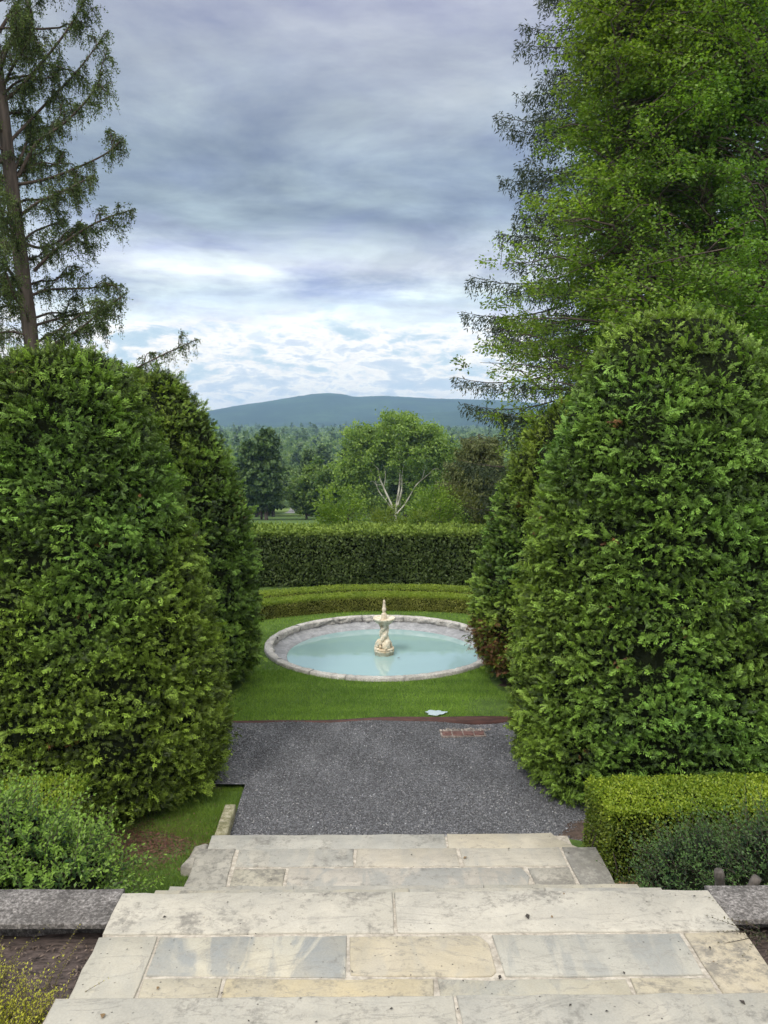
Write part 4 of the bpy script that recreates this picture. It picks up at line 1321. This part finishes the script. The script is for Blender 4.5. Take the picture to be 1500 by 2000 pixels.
limbs = [([(33, 229), (70, 196), (133, 126), (171, 73), (196, 20)], 0), ([(31, 168), (45, 130), (70, 94), (84, 60)], .3), ([(33, 203), (50, 170), (77, 130), (90, 90)], -.4),
         ([(42, 357), (62, 320), (77, 280), (84, 240)], .4), ([(52, 364), (87, 304), (140, 266), (190, 215), (215, 170)], -.3), ([(49, 378), (100, 368), (150, 350), (210, 322), (246, 292)], .2),
         ([(52, 434), (87, 409), (140, 385), (190, 360)], -.5), ([(58, 486), (91, 492), (140, 470), (165, 440)], .5), ([(73, 535), (110, 500), (157, 465), (210, 437), (262, 420)], -.1),
         ([(66, 581), (98, 570), (168, 567), (235, 560)], .3), ([(80, 690), (98, 675), (147, 647), (196, 609), (240, 577)], -.4), ([(70, 720), (150, 735), (240, 722), (310, 690), (372, 662)], .6),
         ([(60, 640), (110, 625), (170, 612), (230, 620)], .8), ([(15, 60), (80, 30), (150, -20), (215, -60)], .2), ([(10, 20), (90, -30), (160, -80)], -.3), ([(20, 120), (80, 40), (140, 0), (205, -20)], .7),
         ([(40, 300), (110, 230), (170, 170), (225, 100)], .9), ([(50, 420), (-30, 390), (-90, 400)], .2), ([(60, 580), (20, 558), (-30, 600)], -.2), ([(66, 620), (20, 600), (-40, 640)], .3),
         ([(70, 660), (10, 650), (-60, 690)], -.3), ([(30, 200), (-30, 150), (-100, 120)], .2), ([(25, 120), (-30, 70), (-90, 40)], -.3), ([(45, 400), (10, 360), (-60, 330)], .5), ([(58, 500), (10, 480), (-60, 470)], .4)]
A = Acc(); P, D, H_ = [], [], []
tw = Acc()
def twigs(path, seed_side):
    """hanging sprays along a limb"""
    n = len(path)
    L = np.linalg.norm(np.diff(path, axis=0), axis=1).sum()
    k = int(L*30)
    for u in np.sort(rng.random(k)**.8):
        if u < .12:
            continue
        f = u*(n-1); i_ = min(int(f), n-2); p = path[i_]*(1-f+i_)+path[i_+1]*(f-i_)
        tg = nrm(path[i_+1]-path[i_])
        sd_ = nrm(np.cross(tg, [0, 0, 1]))*rng.choice([-1, 1])
        out = rng.uniform(.05, .40)*(1.1-.5*u); hang = (.08+.55*rng.random()**1.6)*(1.12-.45*u)
        q = np.linspace(0, 1, 7)
        pts = p+np.outer(q**.6*out, sd_*rng.uniform(.2, 1)+tg*rng.uniform(.1, .8)+[0, 0, rng.uniform(-.1, .35)])+np.outer(-(q**1.5)*hang, [0, 0, 1])
        V, F = tube(pts[::2], [.006, .004, .003, .002], 3); tw.add(V, F)
        m_ = int((out+hang)*48)+4
        w_ = rng.random(m_)**.85
        pp = np.stack([np.interp(w_, q, pts[:, c]) for c in range(3)], 1)
        P.append(pp+rng.normal(size=(m_, 3))*.025)
        D.append(nrm(rng.normal(size=(m_, 3))*.9+[0, 0, -.6]))
        H_.append(np.clip(rng.normal(.45, .25)+rng.normal(size=m_)*.15, 0, 1))
for ctrl, dy in limbs:
    pts = curve_pts([LT(x, y, dy*(k/(len(ctrl)-1))*1.6) for k, (x, y) in enumerate(ctrl)], 5)
    V, F = tube(pts, np.linspace(.034, .009, len(pts)), 6); A.add(V, F)
    twigs(pts, 0)
    for q in range(int(7)):
        f = rng.uniform(.25, .95); i_ = int(f*(len(pts)-1))
        tg = nrm(pts[min(i_+1, len(pts)-1)]-pts[i_-1])
        e = pts[i_]+(tg*rng.uniform(.3, 1)+rdir(1)[0]*[.7, 1, .9])*rng.uniform(.35, .75)*(1.1-.5*f)
        sp = limb_path(pts[i_], e, .05, .4, 7)
        V, F = tube(sp, np.linspace(.012, .005, 7), 4); A.add(V, F)
        twigs(sp, 0)
for q in range(74):              # the rest of the limbs all round the trunk
    zz_ = rng.uniform(4.0, 17); tx = np.interp(zz_, tp_[:, 2], tp_[:, 0])
    az_ = rng.uniform(0, 2*np.pi)
    ln = rng.uniform(1.3, 2.3)*(1.0 if zz_ < 12 else .7)
    d = np.array([math.cos(az_), math.sin(az_), rng.uniform(.1, .7)])
    if d[0] > .55:
        ln *= .75
    pts = limb_path([tx, 16, zz_], np.array([tx, 16, zz_])+d*ln, .06, .3)
    V, F = tube(pts, np.linspace(.03, .007, len(pts)), 5); A.add(V, F)
    twigs(pts, 0)
A.part('branchwork', M['bark'], lt); tw.part('twigwork', M['twig'], lt)
P = np.concatenate(P); D = np.concatenate(D); H_ = np.concatenate(H_)
V, F, C = scatter(kite(.42, 0, .2), P, D, rdir(len(P)), rng.uniform(.028, .062, len(P)), lerp3((.040, .062, .028), (.13, .185, .055), H_))
part('foliage', V, F, M['leaf'], lt, col=C)


# --- broadleaf tree built from layered sprays
def layered_tree(name, label, base, trunk, reach, pads, per, leaf, cA, cB, seed, azf=None, yell=None, padr=(.75, .75, .2), zr=None, trunk_r=.2, extra_trunks=(), zlist=None, thin=None):
    global rng
    rng = np.random.default_rng(seed)
    t = thing(name, base, label, 'tree')
    tp = curve_pts(trunk, 6)
    A = Acc()
    zt0, zt1 = tp[0, 2], tp[-1, 2]
    V, F = tube(tp, np.interp(tp[:, 2], [zt0, zt0+.8, zt1], [trunk_r*1.5, trunk_r, trunk_r*.22]), 12); A.add(V, F)
    paths = [tp]
    for et, er in extra_trunks:
        ep = curve_pts(et, 6); paths.append(ep)
        V, F = tube(ep, np.linspace(er, er*.25, len(ep)), 10); A.add(V, F)
    A.part('trunk', M['bark'], t, smooth=True)
    L_ = Acc(); PP, DD, NN, CC, SS = [], [], [], [], []
    for q in range(pads):
        z_ = rng.uniform(*zr) if zlist is None else rng.choice(zlist)
        az_ = azf() if azf else rng.uniform(0, 2*np.pi)
        rch = reach(z_, az_)
        path = paths[rng.integers(len(paths))]
        f = rng.random()**.55
        r_ = rch*max(.22, f)
        zs = max(path[0, 2]+.8, z_-r_*rng.uniform(.10, .55))
        s_ = np.array([np.interp(zs, path[:, 2], path[:, 0]), np.interp(zs, path[:, 2], path[:, 1]), zs])
        ax = np.array([np.interp(z_, tp[:, 2], tp[:, 0]), np.interp(z_, tp[:, 2], tp[:, 1]), z_])
        e = ax+np.array([math.cos(az_)*r_, math.sin(az_)*r_, 0])
        if thin is not None and thin(e) and rng.random() < .8:
            continue
        pts = limb_path(s_, e, .10, .35)
        V, F = tube(pts, np.linspace(.010+.008*r_, .004, len(pts)), 5); L_.add(V, F)
        # leaf pad: several flat fans round the limb's end
        out = nrm((e-s_)*[1, 1, .2])
        pr = np.array(padr)*rng.uniform(.65, 1.25)
        tilt = rng.normal()*.12
        for fan in range(5):
            cc = e-out*rng.uniform(0, 1.15)*pr[0]+rdir(1)[0]*pr*[.8, .8, 1.3]
            hd = nrm(out+rng.normal(size=3)*[.7, .7, .34]+[0, 0, .12]); sd_ = nrm(np.cross(hd, [0, 0, 1]))
            fl = pr[0]*rng.uniform(.5, 1.0)
            V, F = tube([cc-hd*fl*.5, cc+hd*fl*.1, cc+hd*fl*.5], [.008, .006, .003], 3); L_.add(V, F)
            m_ = per//5
            u = rng.uniform(-.5, .6, m_); v = rng.normal(size=m_)*.26*(1-.5*np.clip(u, 0, 1))
            p = cc+np.outer(u*fl, hd)+np.outer(v*fl, sd_)
            p[:, 2] += -.22*fl*u**2-.25*fl*np.abs(v)+rng.normal(size=m_)*.06+tilt*u*fl
            PP.append(p)
            DD.append(nrm(hd*.7+np.outer(np.sign(v), sd_)*.8+rng.normal(size=(m_, 3))*.45+[0, 0, -.30]))
            NN.append(nrm(np.array([0, 0, 1.])+rng.normal(size=(m_, 3))*.7))
            hu = rng.normal(.5, .14)+rng.normal(size=m_)*.14
            SS.append(leaf*rng.uniform(.6, 1.25, m_))
            CC.append(hu)
    P = np.concatenate(PP); hu = np.concatenate(CC)+.22*fnoise(P, .5, seed, 3)
    C = lerp3(cA, cB, hu)
    if yell is not None:
        y_ = np.clip(yell(P)+rng.normal(size=len(P))*.12, 0, 1)[:, None]
        C = C*(1-y_)+C*np.array([[1.55, 1.06, .8]])*y_
    V, F, C2 = scatter(kite(.62, 0, .14, .48), P, np.concatenate(DD), np.concatenate(NN), np.concatenate(SS), C)
    part('foliage', V, F, M['leaf'], t, col=C2)
    L_.part('branchwork', M['bark'], t)
    return t


def reachB(z_, az_):
    c = -math.cos(az_)          # 1 = towards the left
    l = np.interp(z_, [2.6, 3.6, 5.2, 6.6, 7.2, 7.8, 9.2, 10.4, 12.5, 15], [5.0, 5.5, 5.75, 5.3, 4.75, 4.25, 3.35, 3.0, 3.0, 1.5])
    return l*(.72+.28*c)*(1 if c > 0 else .62)*rng.uniform(.90, 1.01)


layered_tree('broadleaf_tree', 'big broad tree with layered yellow-green leaves, above the right arborvitae', (8.6, 17.2, 0),
             [(8.75, 17.2, -.1), (8.6, 17.2, 2.5), (8.32, 17.2, 5.0), (7.55, 17.2, 7.8), (7.3, 17.2, 10.5), (7.0, 17.2, 14.5)], reachB, 1250, 360, .080,
             (.044, .108, .017), (.155, .31, .043), 311, zr=(2.7, 14.6),
             yell=lambda P: np.clip((8.3-P[:, 0])/4.5, 0, 1)*.75+.25*(P[:, 2] > 10), padr=(.80, .80, .36), trunk_r=.2, thin=lambda e: e[0] > 6.9 and e[1] < 17.6 and 6.4 < e[2] < 9.8,
             extra_trunks=[([(8.75, 17.2, 1.2), (8.85, 16.9, 4), (8.68, 16.8, 6.5), (8.62, 16.7, 9), (8.5, 16.8, 13)], .17), ([(8.6, 17.2, 2.2), (7.6, 17.0, 4.6), (6.2, 16.8, 6.4), (5.3, 16.6, 7.6)], .09)])


def reachC(z_, az_):
    return np.interp(z_, [2, 5, 9, 13, 18], [4.2, 4.6, 4.4, 3.8, 1.5])*rng.uniform(.8, 1.05)


layered_tree('broadleaf_tree', 'dark green tree with a thick straight trunk at the right edge, behind the yellow-green one', (10.75, 21.5, 0),
             [(10.9, 21.5, -.1), (10.8, 21.5, 4), (10.9, 21.5, 8), (11.0, 21.5, 13), (11.1, 21.5, 18)], reachC, 420, 260, .10,
             (.040, .105, .022), (.12, .26, .050), 321, zr=(2.2, 17.5), padr=(.9, .9, .36), trunk_r=.26, thin=lambda e: e[1] < 21.8 and 7 < e[2] < 12)


# --- spruces: downswept limbs with hanging twigs
def spruce(label, base, height, reach, n, seed, c0, c1, wid=.05, dens=26, zmin=1.2, name='spruce_tree', boost=None):
    global rng
    rng = np.random.default_rng(seed)
    t = thing(name, base, label, 'tree')
    b = np.array(base, float)
    A = Acc(); V, F = tube([b, b+[0, 0, height*.5], b+[0, 0, height]], [height*.014, height*.009, .02], 10); A.add(V, F); A.part('trunk', M['bark'], t)
    L_ = Acc(); P, D, H_ = [], [], []
    for q in range(n):
        z_ = zmin+(height-zmin)*(q+rng.random())/n
        az_ = q*2.399+rng.normal()*.3
        r_ = reach(z_/height)*rng.uniform(.66, 1.06)
        if boost:
            r_ *= boost(z_, az_)
        d = np.array([math.cos(az_), math.sin(az_), 0])
        tt = np.linspace(0, 1, 10)
        pts = b+[0, 0, z_]+np.outer(tt*r_, d)
        pts[:, 2] += r_*(-.50*tt+.34*tt**2.4)
        V, F = tube(pts, np.linspace(.012+.006*r_, .006, 10), 4); L_.add(V, F)
        k = int(r_*dens)
        u = .10+.90*rng.random(k)**.8
        base_p = np.stack([np.interp(u, tt, pts[:, c]) for c in range(3)], 1)
        sd_ = np.cross(d, [0, 0, 1.])
        lat = rng.normal(size=k)*(.10+.20*(1.12-u))*r_*.55
        base_p = base_p+np.outer(lat, sd_); base_p[:, 2] -= .12*np.abs(lat)
        hang = rng.uniform(.10, .60, k)*(1.1-.3*u)
        for h_ in range(6):
            f = h_/5
            P.append(base_p+np.c_[rng.normal(size=(k, 2))*.03, -hang*f]+rng.normal(size=(k, 3))*.015)
            D.append(nrm(np.outer(np.ones(k), d)*(.55-.35*f)+rng.normal(size=(k, 3))*.4+[0, 0, -.25-.6*f]))
            H_.append(np.clip(rng.normal(.45, .22, k), 0, 1))
    L_.part('branchwork', M['bark'], t)
    P = np.concatenate(P); D = np.concatenate(D); H_ = np.concatenate(H_)
    V, F, C = scatter(kite(.26, 0, .2), P, D, rdir(len(P)), rng.uniform(.7, 1.3, len(P))*wid*2.5, lerp3(c0, c1, H_))
    part('foliage', V, F, M['needle'], t, col=C)
    return t


spruce('tall dark spruce with drooping limbs behind the broad yellow-green tree', (8.7, 27, -.7), 29, lambda f: np.interp(f, [0, .14, .3, .5, 1], [5.4, 5.6, 5.0, 4.0, .2]), 260, 331,
       (.014, .025, .014), (.052, .075, .032), .055, 40)
spruce('small brownish olive hemlock with hanging twigs right of the white-limbed tree', (5.9, 38, -1.6), 4.7, lambda f: np.interp(f, [0, .6, 1], [2.3, 2.1, .9]), 150, 337,
       (.070, .095, .034), (.160, .180, .062), .075, 34, zmin=.1, name='hemlock_tree')


# --- the white-limbed tree in the middle distance
rng = np.random.default_rng(341)
u_ = .0585
SB = np.array([4.48, 90, -6.2])
def SY(px_, py_, dy=0.0):
    return SB+np.array([(px_-772)*u_, dy, (1000-py_)*u_])
sy = thing('white_limbed_tree', tuple(SB+[0, 0, -1.5]), 'spreading green tree with bare white limbs in the middle distance behind the tall hedge', 'tree')
A = Acc()
for ctrl, r0, r1 in [([(772, 1030), (770, 1000), (755, 965), (742, 935), (738, 915)], .42, .16), ([(770, 1000), (752, 975), (738, 955), (728, 925), (716, 908)], .26, .08),
                     ([(772, 1003), (775, 975), (779, 945), (780, 915), (778, 880), (776, 840)], .40, .10), ([(776, 985), (783, 955), (784, 925), (790, 900), (800, 880)], .22, .07),
                     ([(774, 1000), (788, 985), (800, 965), (812, 945), (835, 925), (848, 914), (862, 921)], .24, .08), ([(780, 992), (782, 970), (786, 955)], .16, .06),
                     ([(745, 945), (735, 945), (727, 938), (722, 940)], .12, .06), ([(738, 915), (728, 905), (715, 897), (700, 905)], .14, .05), ([(778, 945), (790, 942), (800, 940)], .1, .05),
                     ([(790, 900), (795, 890), (806, 885), (820, 888)], .12, .05), ([(822, 935), (826, 920), (828, 905)], .10, .04), ([(748, 955), (752, 925), (745, 900)], .14, .05)]:
    pts = curve_pts([SY(x, y, rng.normal()*.2-1.1) for x, y in ctrl], 5)
    V, F = tube(pts, np.linspace(r0, r1, len(pts))*.36, 7); A.add(V, F)
A.part('trunk', M['bark_white'], sy, smooth=True)
PP, HH = [], []
for (cx_, cy_, rx_, ry_, n) in [(702, 852, 32, 26, 1400), (735, 862, 40, 30, 1500), (790, 828, 26, 22, 1200), (772, 850, 48, 30, 2200), (832, 852, 36, 26, 1700), (868, 888, 30, 28, 1500), (850, 880, 36, 30, 1400),
                               (690, 915, 34, 36, 1900), (735, 900, 50, 36, 2000), (800, 890, 60, 34, 2400), (862, 930, 34, 34, 1200), (820, 940, 40, 30, 700), (700, 955, 34, 28, 1100),
                               (680, 935, 22, 24, 700), (712, 985, 34, 24, 1200), (745, 985, 22, 24, 500), (830, 980, 40, 26, 1300), (875, 970, 28, 30, 900), (800, 985, 26, 20, 500), (760, 815, 14, 9, 150)]:
    k = max(10, n//25)
    c = rdir(k)*rng.random((k, 1))**.45
    c[:, 1] *= 1.0
    ctr = np.array([SY(cx_, cy_) for _ in range(k)])+c*np.array([rx_*u_, max(rx_, 34)*u_*1.1, ry_*u_])
    p = np.repeat(ctr, 46, 0)+rng.normal(size=(k*46, 3))*[.34, .34, .22]
    PP.append(p); HH.append(np.repeat(rng.normal(.5, .22, k), 46))
P = np.concatenate(PP); hu = np.concatenate(HH)+rng.normal(size=len(P))*.15
V, F, C = scatter(kite(.7, 0, .1), P, nrm(rdir(len(P))+[0, 0, -.3]), rdir(len(P))+[0, 0, .8], rng.uniform(.20, .38, len(P)), lerp3((.080, .145, .030), (.26, .38, .075), hu))
part('foliage', V, F, M['leaf'], sy, col=C)


# --- bushes just beyond the tall hedge
def bush(label, c, r, n, seed, c0, c1, leaf=.07, name='bush', group=None):
    global rng
    rng = np.random.default_rng(seed)
    gz_ = float(ground_z(c[0], c[1]))
    t = thing(name, (c[0], c[1], gz_), label, 'bush', group)
    k = n//40
    d = rdir(k)*rng.random((k, 1))**.4
    d[:, 2] = np.abs(d[:, 2])*1.0-.25*rng.random(k)
    ctr = np.array(c)+d*np.array(r)
    p = np.repeat(ctr, 40, 0)+rng.normal(size=(k*40, 3))*np.array(r).mean()*.11
    hu = np.repeat(rng.normal(.5, .22, k), 40)+rng.normal(size=k*40)*.15
    V, F, C = scatter(kite(.55, 0, .15), p, nrm(rdir(len(p))*.8+np.repeat(nrm(d), 40, 0)), rdir(len(p))+[0, 0, .8], leaf*rng.uniform(.6, 1.3, len(p)), lerp3(c0, c1, hu))
    part('foliage', V, F, M['leaf'], t, col=C)
    A = Acc()
    for q in range(9):
        e = ctr[rng.integers(k)]
        V, F = tube(limb_path([c[0]+rng.normal()*.1, c[1]+rng.normal()*.1, gz_-.05], e, .05, .2), np.linspace(.035, .012, 9), 5); A.add(V, F)
    A.part('stem', M['bark'], t)
    return t


Y0, Y1 = (.075, .145, .022), (.23, .34, .055)
bush('bright yellow-green bush left of the white-limbed tree, close behind the tall hedge', (-.45, 24, .55), (.85, .8, 1.25), 3600, 351, Y0, Y1, .085)
bush('low bright green bush right behind the middle of the tall hedge', (.75, 22, .45), (.75, .7, .85), 3000, 352, (.08, .13, .02), (.22, .29, .05), .07)
bush('lime green bush below the white-limbed tree, right of its trunk', (2.65, 26, .35), (1.05, .9, 1.25), 4200, 353, Y0, Y1, .09)
bush('green bush peeping over the middle right of the tall hedge', (1.7, 21.5, .5), (.6, .6, .75), 2400, 354, (.07, .12, .02), (.20, .27, .05), .07)
bush('olive green bush over the right end of the tall hedge', (3.6, 28, .2), (1.1, .9, 1.4), 3200, 355, (.06, .075, .018), (.15, .17, .04), .09)


# ------------------------------------------------------------------ the wood in the valley
def crown_mesh(kind, seed, H, W, leafs, size):
    r = np.random.default_rng(seed)
    if kind == 'pine':
        nl = 13
        P = []; Hh = []
        for q in range(nl):
            f = (q+.5)/nl; z_ = H*(.12+.86*f); rr = W*(np.interp(f, [0, .2, .6, .85, 1], [.7, 1, .95, .62, .25]))*r.uniform(.75, 1.15)
            for b in range(7):
                a = r.uniform(0, 6.28); L = rr*r.uniform(.6, 1.1); m_ = leafs//(nl*7)
                u = r.random(m_)**.7
                p = np.c_[np.cos(a)*u*L, np.sin(a)*u*L, z_+u*L*.10-u*.2]+r.normal(size=(m_, 3))*[.34, .34, .14]
                P.append(p); Hh.append(np.full(m_, r.normal(.45, .18)))
        P = np.concatenate(P); Hh = np.concatenate(Hh)+r.normal(size=len(P))*.14
        C = lerp3((.028, .058, .020), (.10, .165, .046), Hh)
        N_ = r.normal(size=P.shape)*.6+[0, 0, 1]
    else:
        k = leafs//46
        nl = 9
        lob = nrm(r.normal(size=(nl, 3)))*[.55, .55, .5]; lr = r.uniform(.38, .6, nl)
        w_ = r.integers(nl, size=k)
        d = nrm(r.normal(size=(k, 3)))
        c = (lob[w_]+d*lr[w_][:, None]*r.random((k, 1))**.3)*[W, W, H*.42]+[0, 0, H*.55]
        P = np.repeat(c, 46, 0)+r.normal(size=(k*46, 3))*[.42, .42, .3]
        Hh = np.repeat(r.normal(.5, .2, k), 46)+r.normal(size=k*46)*.14
        C = lerp3((.055, .11, .028), (.19, .28, .065), Hh)
        N_ = r.normal(size=P.shape)*.6+[0, 0, 1]
    D = nrm(r.normal(size=P.shape)+[0, 0, -.2])
    V, F, C = scatter(kite(.75, 0, .1), P, D, N_, size*r.uniform(.7, 1.3, len(P)), C)
    return V, F, C


protos = []
for k, (kind, nm, H, W, lf, sz) in enumerate([('pine', 'pine_tree', 17, 4.0, 5400, .75), ('pine', 'pine_tree', 20, 4.4, 5400, .8), ('pine', 'pine_tree', 14, 3.6, 4600, .7),
                                              ('leafy', 'leafy_tree', 13, 4.6, 5200, .66), ('leafy', 'leafy_tree', 15, 5.4, 5600, .7), ('leafy', 'leafy_tree', 11, 4.0, 4600, .62)]):
    V, F, C = crown_mesh(kind, 400+k, H, W, lf, sz)
    cm = make_mesh('crown', V, F, M['leaf' if kind == 'leafy' else 'needle'], C)
    V, F = tube([[0, 0, -1], [.1, 0, H*.4], [0, 0, H*.85]], [H*.024, H*.018, .05], 7)
    tm_ = make_mesh('trunk', V, F, M['bark'])
    protos.append((nm, cm, tm_, kind, H))
rng = np.random.default_rng(77)
LAB = {'pine': 'dark green pine in the valley wood beyond the garden', 'leafy': 'round leafy tree in the valley wood beyond the garden'}


def valley_tree(k, x, y, sc, label=None, group=None):
    nm, cm, tm_, kind, H = protos[k]
    e = bpy.data.objects.new(nm, None); S.collection.objects.link(e)
    e.location = (x, y, float(ground_z(x, y))-.2); e.rotation_euler = (0, 0, rng.uniform(0, 6.28)); e.scale = (sc, sc, sc*rng.uniform(.92, 1.1))
    tag(e, label or LAB[kind], 'tree', group or ('valley pines' if kind == 'pine' else 'valley leafy trees'))
    for n_, m_ in (('crown', cm), ('trunk', tm_)):
        o = bpy.data.objects.new(n_, m_); S.collection.objects.link(o); o.parent = e


# rows of single trees; the clearing with the lane stays open
spots = []
tries = 0
while len(spots) < 190 and tries < 20000:
    tries += 1
    y = 108+rng.random()**1.1*210
    x = rng.uniform(-.26, .20)*y
    col_ = 695+x/y*1550                      # keep the clearing and the view to it open
    if y < 212 and 534 < col_ < 586:
        continue
    if y < 150 and x > .075*y:      # thinner to the right, hidden by the big tree anyway
        if rng.random() < .5:
            continue
    if all((x-a)**2+(y-b)**2 > (4.6+y*.010)**2 for a, b, _ in spots):
        spots.append((x, y, rng.random()))
spots.sort(key=lambda s_: s_[1])
spots += [(x, y, 0) for x, y in [(-13.6, 100), (-12.4, 104), (-11.2, 99), (-6.3, 101), (-4.6, 103), (-2.8, 100), (-18.2, 128), (-15.6, 124), (-13.6, 130), (-17.0, 137), (-15.8, 143), (-19.5, 140), (-22.6, 176), (-20.6, 186), (-25.5, 181), (-12.6, 178), (-10.3, 170), (-8.2, 182), (-11.5, 192), (-21.5, 203), (-24.5, 196)]]
for x, y, r_ in spots:
    if y < 155:
        k = rng.choice([0, 1, 2, 3, 5]); sc = rng.uniform(.50, .68)
        if rng.random() < .12:
            k = 5; sc = .7
    elif y < 215:
        k = rng.choice([0, 2, 3, 4, 5], p=[.1, .1, .3, .2, .3]); sc = rng.uniform(.62, .85)
    else:
        k = rng.choice([0, 1, 2, 3, 4, 5], p=[.05, .08, .05, .32, .25, .25]); sc = rng.uniform(.68, .92)
    valley_tree(int(k), x, y, sc)

# the wood further off, merging into one mass
rng = np.random.default_rng(78)
A = Acc()
n = 5200
yy = 300*(2600/300)**(rng.random(n)**.85)
xx = rng.uniform(-.34, .30, n)*yy
zz_ = ground_z(xx, yy)
per = 64
pine = rng.random(n) < .12
Hh = np.where(pine, rng.uniform(12, 21, n), rng.uniform(9, 15, n))*np.interp(yy, [300, 2600], [.95, 1.1])
Wd = np.where(pine, rng.uniform(2.6, 4.0, n), rng.uniform(4.2, 7.0, n))*np.interp(yy, [300, 2600], [1, 1.5])
d = rdir(n*per); fr = rng.random(n*per)
pr_ = np.repeat(pine, per)
ex_ = np.where(pr_, (1-fr)**.8*rng.random(n*per)**.3, np.sqrt(np.clip(1-(2*fr-1)**2, 0, 1))*rng.uniform(.75, 1.05, n*per))
a_ = rng.uniform(0, 6.28, n*per)
P = np.c_[np.repeat(xx, per)+np.cos(a_)*ex_*np.repeat(Wd, per), np.repeat(yy, per)+np.sin(a_)*ex_*np.repeat(Wd, per), np.repeat(zz_+Hh*.15, per)+fr*np.repeat(Hh*.85, per)]
tone = np.repeat(rng.normal(.5, .25, n), per)+rng.normal(size=n*per)*.16
C = np.where(pr_[:, None], lerp3((.026, .052, .020), (.09, .15, .046), tone), lerp3((.048, .098, .028), (.18, .26, .065), tone))
V, F, C = scatter(kite(.8, 0, .1), P, rdir(len(P)), rdir(len(P))+[0, 0, 1.1], rng.uniform(1.3, 2.4, len(P))*np.repeat(np.interp(yy, [300, 2600], [1., 2.4]), per), C)
tag(part('distant_wood', V, F, M['leaf'], col=C), 'far-off wood filling the valley below the hills', 'wood', kind='stuff')

# clearing with a lane seen through the gap on the left
def drape(name, path, wid, dz, mat):
    p = curve_pts(path, 8); tg = nrm(np.gradient(p, axis=0)); n_ = np.c_[-tg[:, 1], tg[:, 0]]
    rows = []
    for w__ in np.linspace(-.5, .5, 9):
        q = p[:, :2]+n_*np.interp(np.arange(len(p)), np.arange(len(p)), np.full(len(p), wid))[:, None]*w__
        rows.append(np.c_[q, ground_z(q[:, 0], q[:, 1])+dz])
    m_ = len(p); V = np.concatenate(rows); i_ = np.arange(8)[:, None]*m_; j_ = np.arange(m_-1)[None]
    tag(part(name, V, np.stack([i_+j_, i_+j_+1, i_+m_+j_+1, i_+m_+j_], -1).reshape(-1, 4), mat, smooth=True), kind='structure')


drape('meadow', [(-12, 140), (-14.5, 165), (-17, 190), (-18.5, 215)], 6.5, .10, M['meadow'])
drape('lane', [(-30, 186), (-23, 192), (-18.5, 199), (-16.5, 206), (-16.5, 216)], 2.6, .25, M['asphalt'])

# ------------------------------------------------------------------ hills
def ridge(name, y0, depth, xs_, hs, seed, rough, mat):
    nx2, nd = 900, 60
    x = np.linspace(xs_[0], xs_[-1], nx2)
    h = np.interp(x, xs_, hs)
    h = np.convolve(np.pad(h, 5, mode='edge'), np.hanning(11)/np.hanning(11).sum(), 'valid')
    f = np.linspace(0, 1, nd)
    prof = np.where(f < .62, np.sin(f/.62*np.pi/2)**1.25, np.cos((f-.62)/.38*np.pi/2))
    X, Fd = np.meshgrid(x, f)
    Z = -14+(h[None, :]+14)*prof[:, None]
    P = np.stack([X*(1+.0*Fd), y0+depth*(Fd-.62), Z], -1).reshape(-1, 3)
    nz = fnoise(P*[1, 1, 0], .012, seed, 5)
    P[:, 2] += nz*rough*np.repeat(prof, nx2)*(.25+.75*(np.repeat(f, nx2) < .6))
    P[:, 2] += rng.normal(size=len(P))*.5*np.repeat(prof, nx2)
    tag(part(name, P, grid_faces(nx2, nd), mat, smooth=True), kind='structure')


ridge('mountain', 3000, 1500, [-3200, -1500, -900, -620, -523, -420, -330, -270, -200, -140, -90, -40, -10, 40, 100, 160, 230, 300, 395, 520, 700, 1000, 1600, 3200],
      [-5, -5, 12, 48, 64, 84, 97, 106, 119, 128, 130, 126, 115, 117, 120, 116, 112, 109, 107, 104, 92, 60, 30, 0], 5, 3.0, M['mountain'])
ridge('foothill', 2300, 700, [-2500, -700, -380, -200, 0, 100, 200, 300, 400, 520, 700, 1200, 2500],
      [-6, -6, 4, 14, 24, 34, 44, 52, 56, 58, 50, 20, 0], 8, 2.5, M['mountain'])


# ------------------------------------------------------------------ the air
hz = bpy.data.meshes.new('haze')
x0, x1, y0, y1, z0, z1 = -3400, 3400, -60, 4200, -22.5, 150
hz.from_pydata([(x, y, z_) for z_ in (z0, z1) for y in (y0, y1) for x in (x0, x1)], [], [(0, 2, 3, 1), (4, 5, 7, 6), (0, 1, 5, 4), (2, 6, 7, 3), (0, 4, 6, 2), (1, 3, 7, 5)])
m_, t_ = material('haze')
finish(t_, None, t_.node('ShaderNodeVolumePrincipled', {'Color': (.43, .68, 1.0, 1), 'Density': 2.4e-4, 'Anisotropy': 0.1}).outputs[0])
hz.materials.append(m_)
ho = bpy.data.objects.new('haze', hz)
S.collection.objects.link(ho)
tag(ho, kind='stuff')
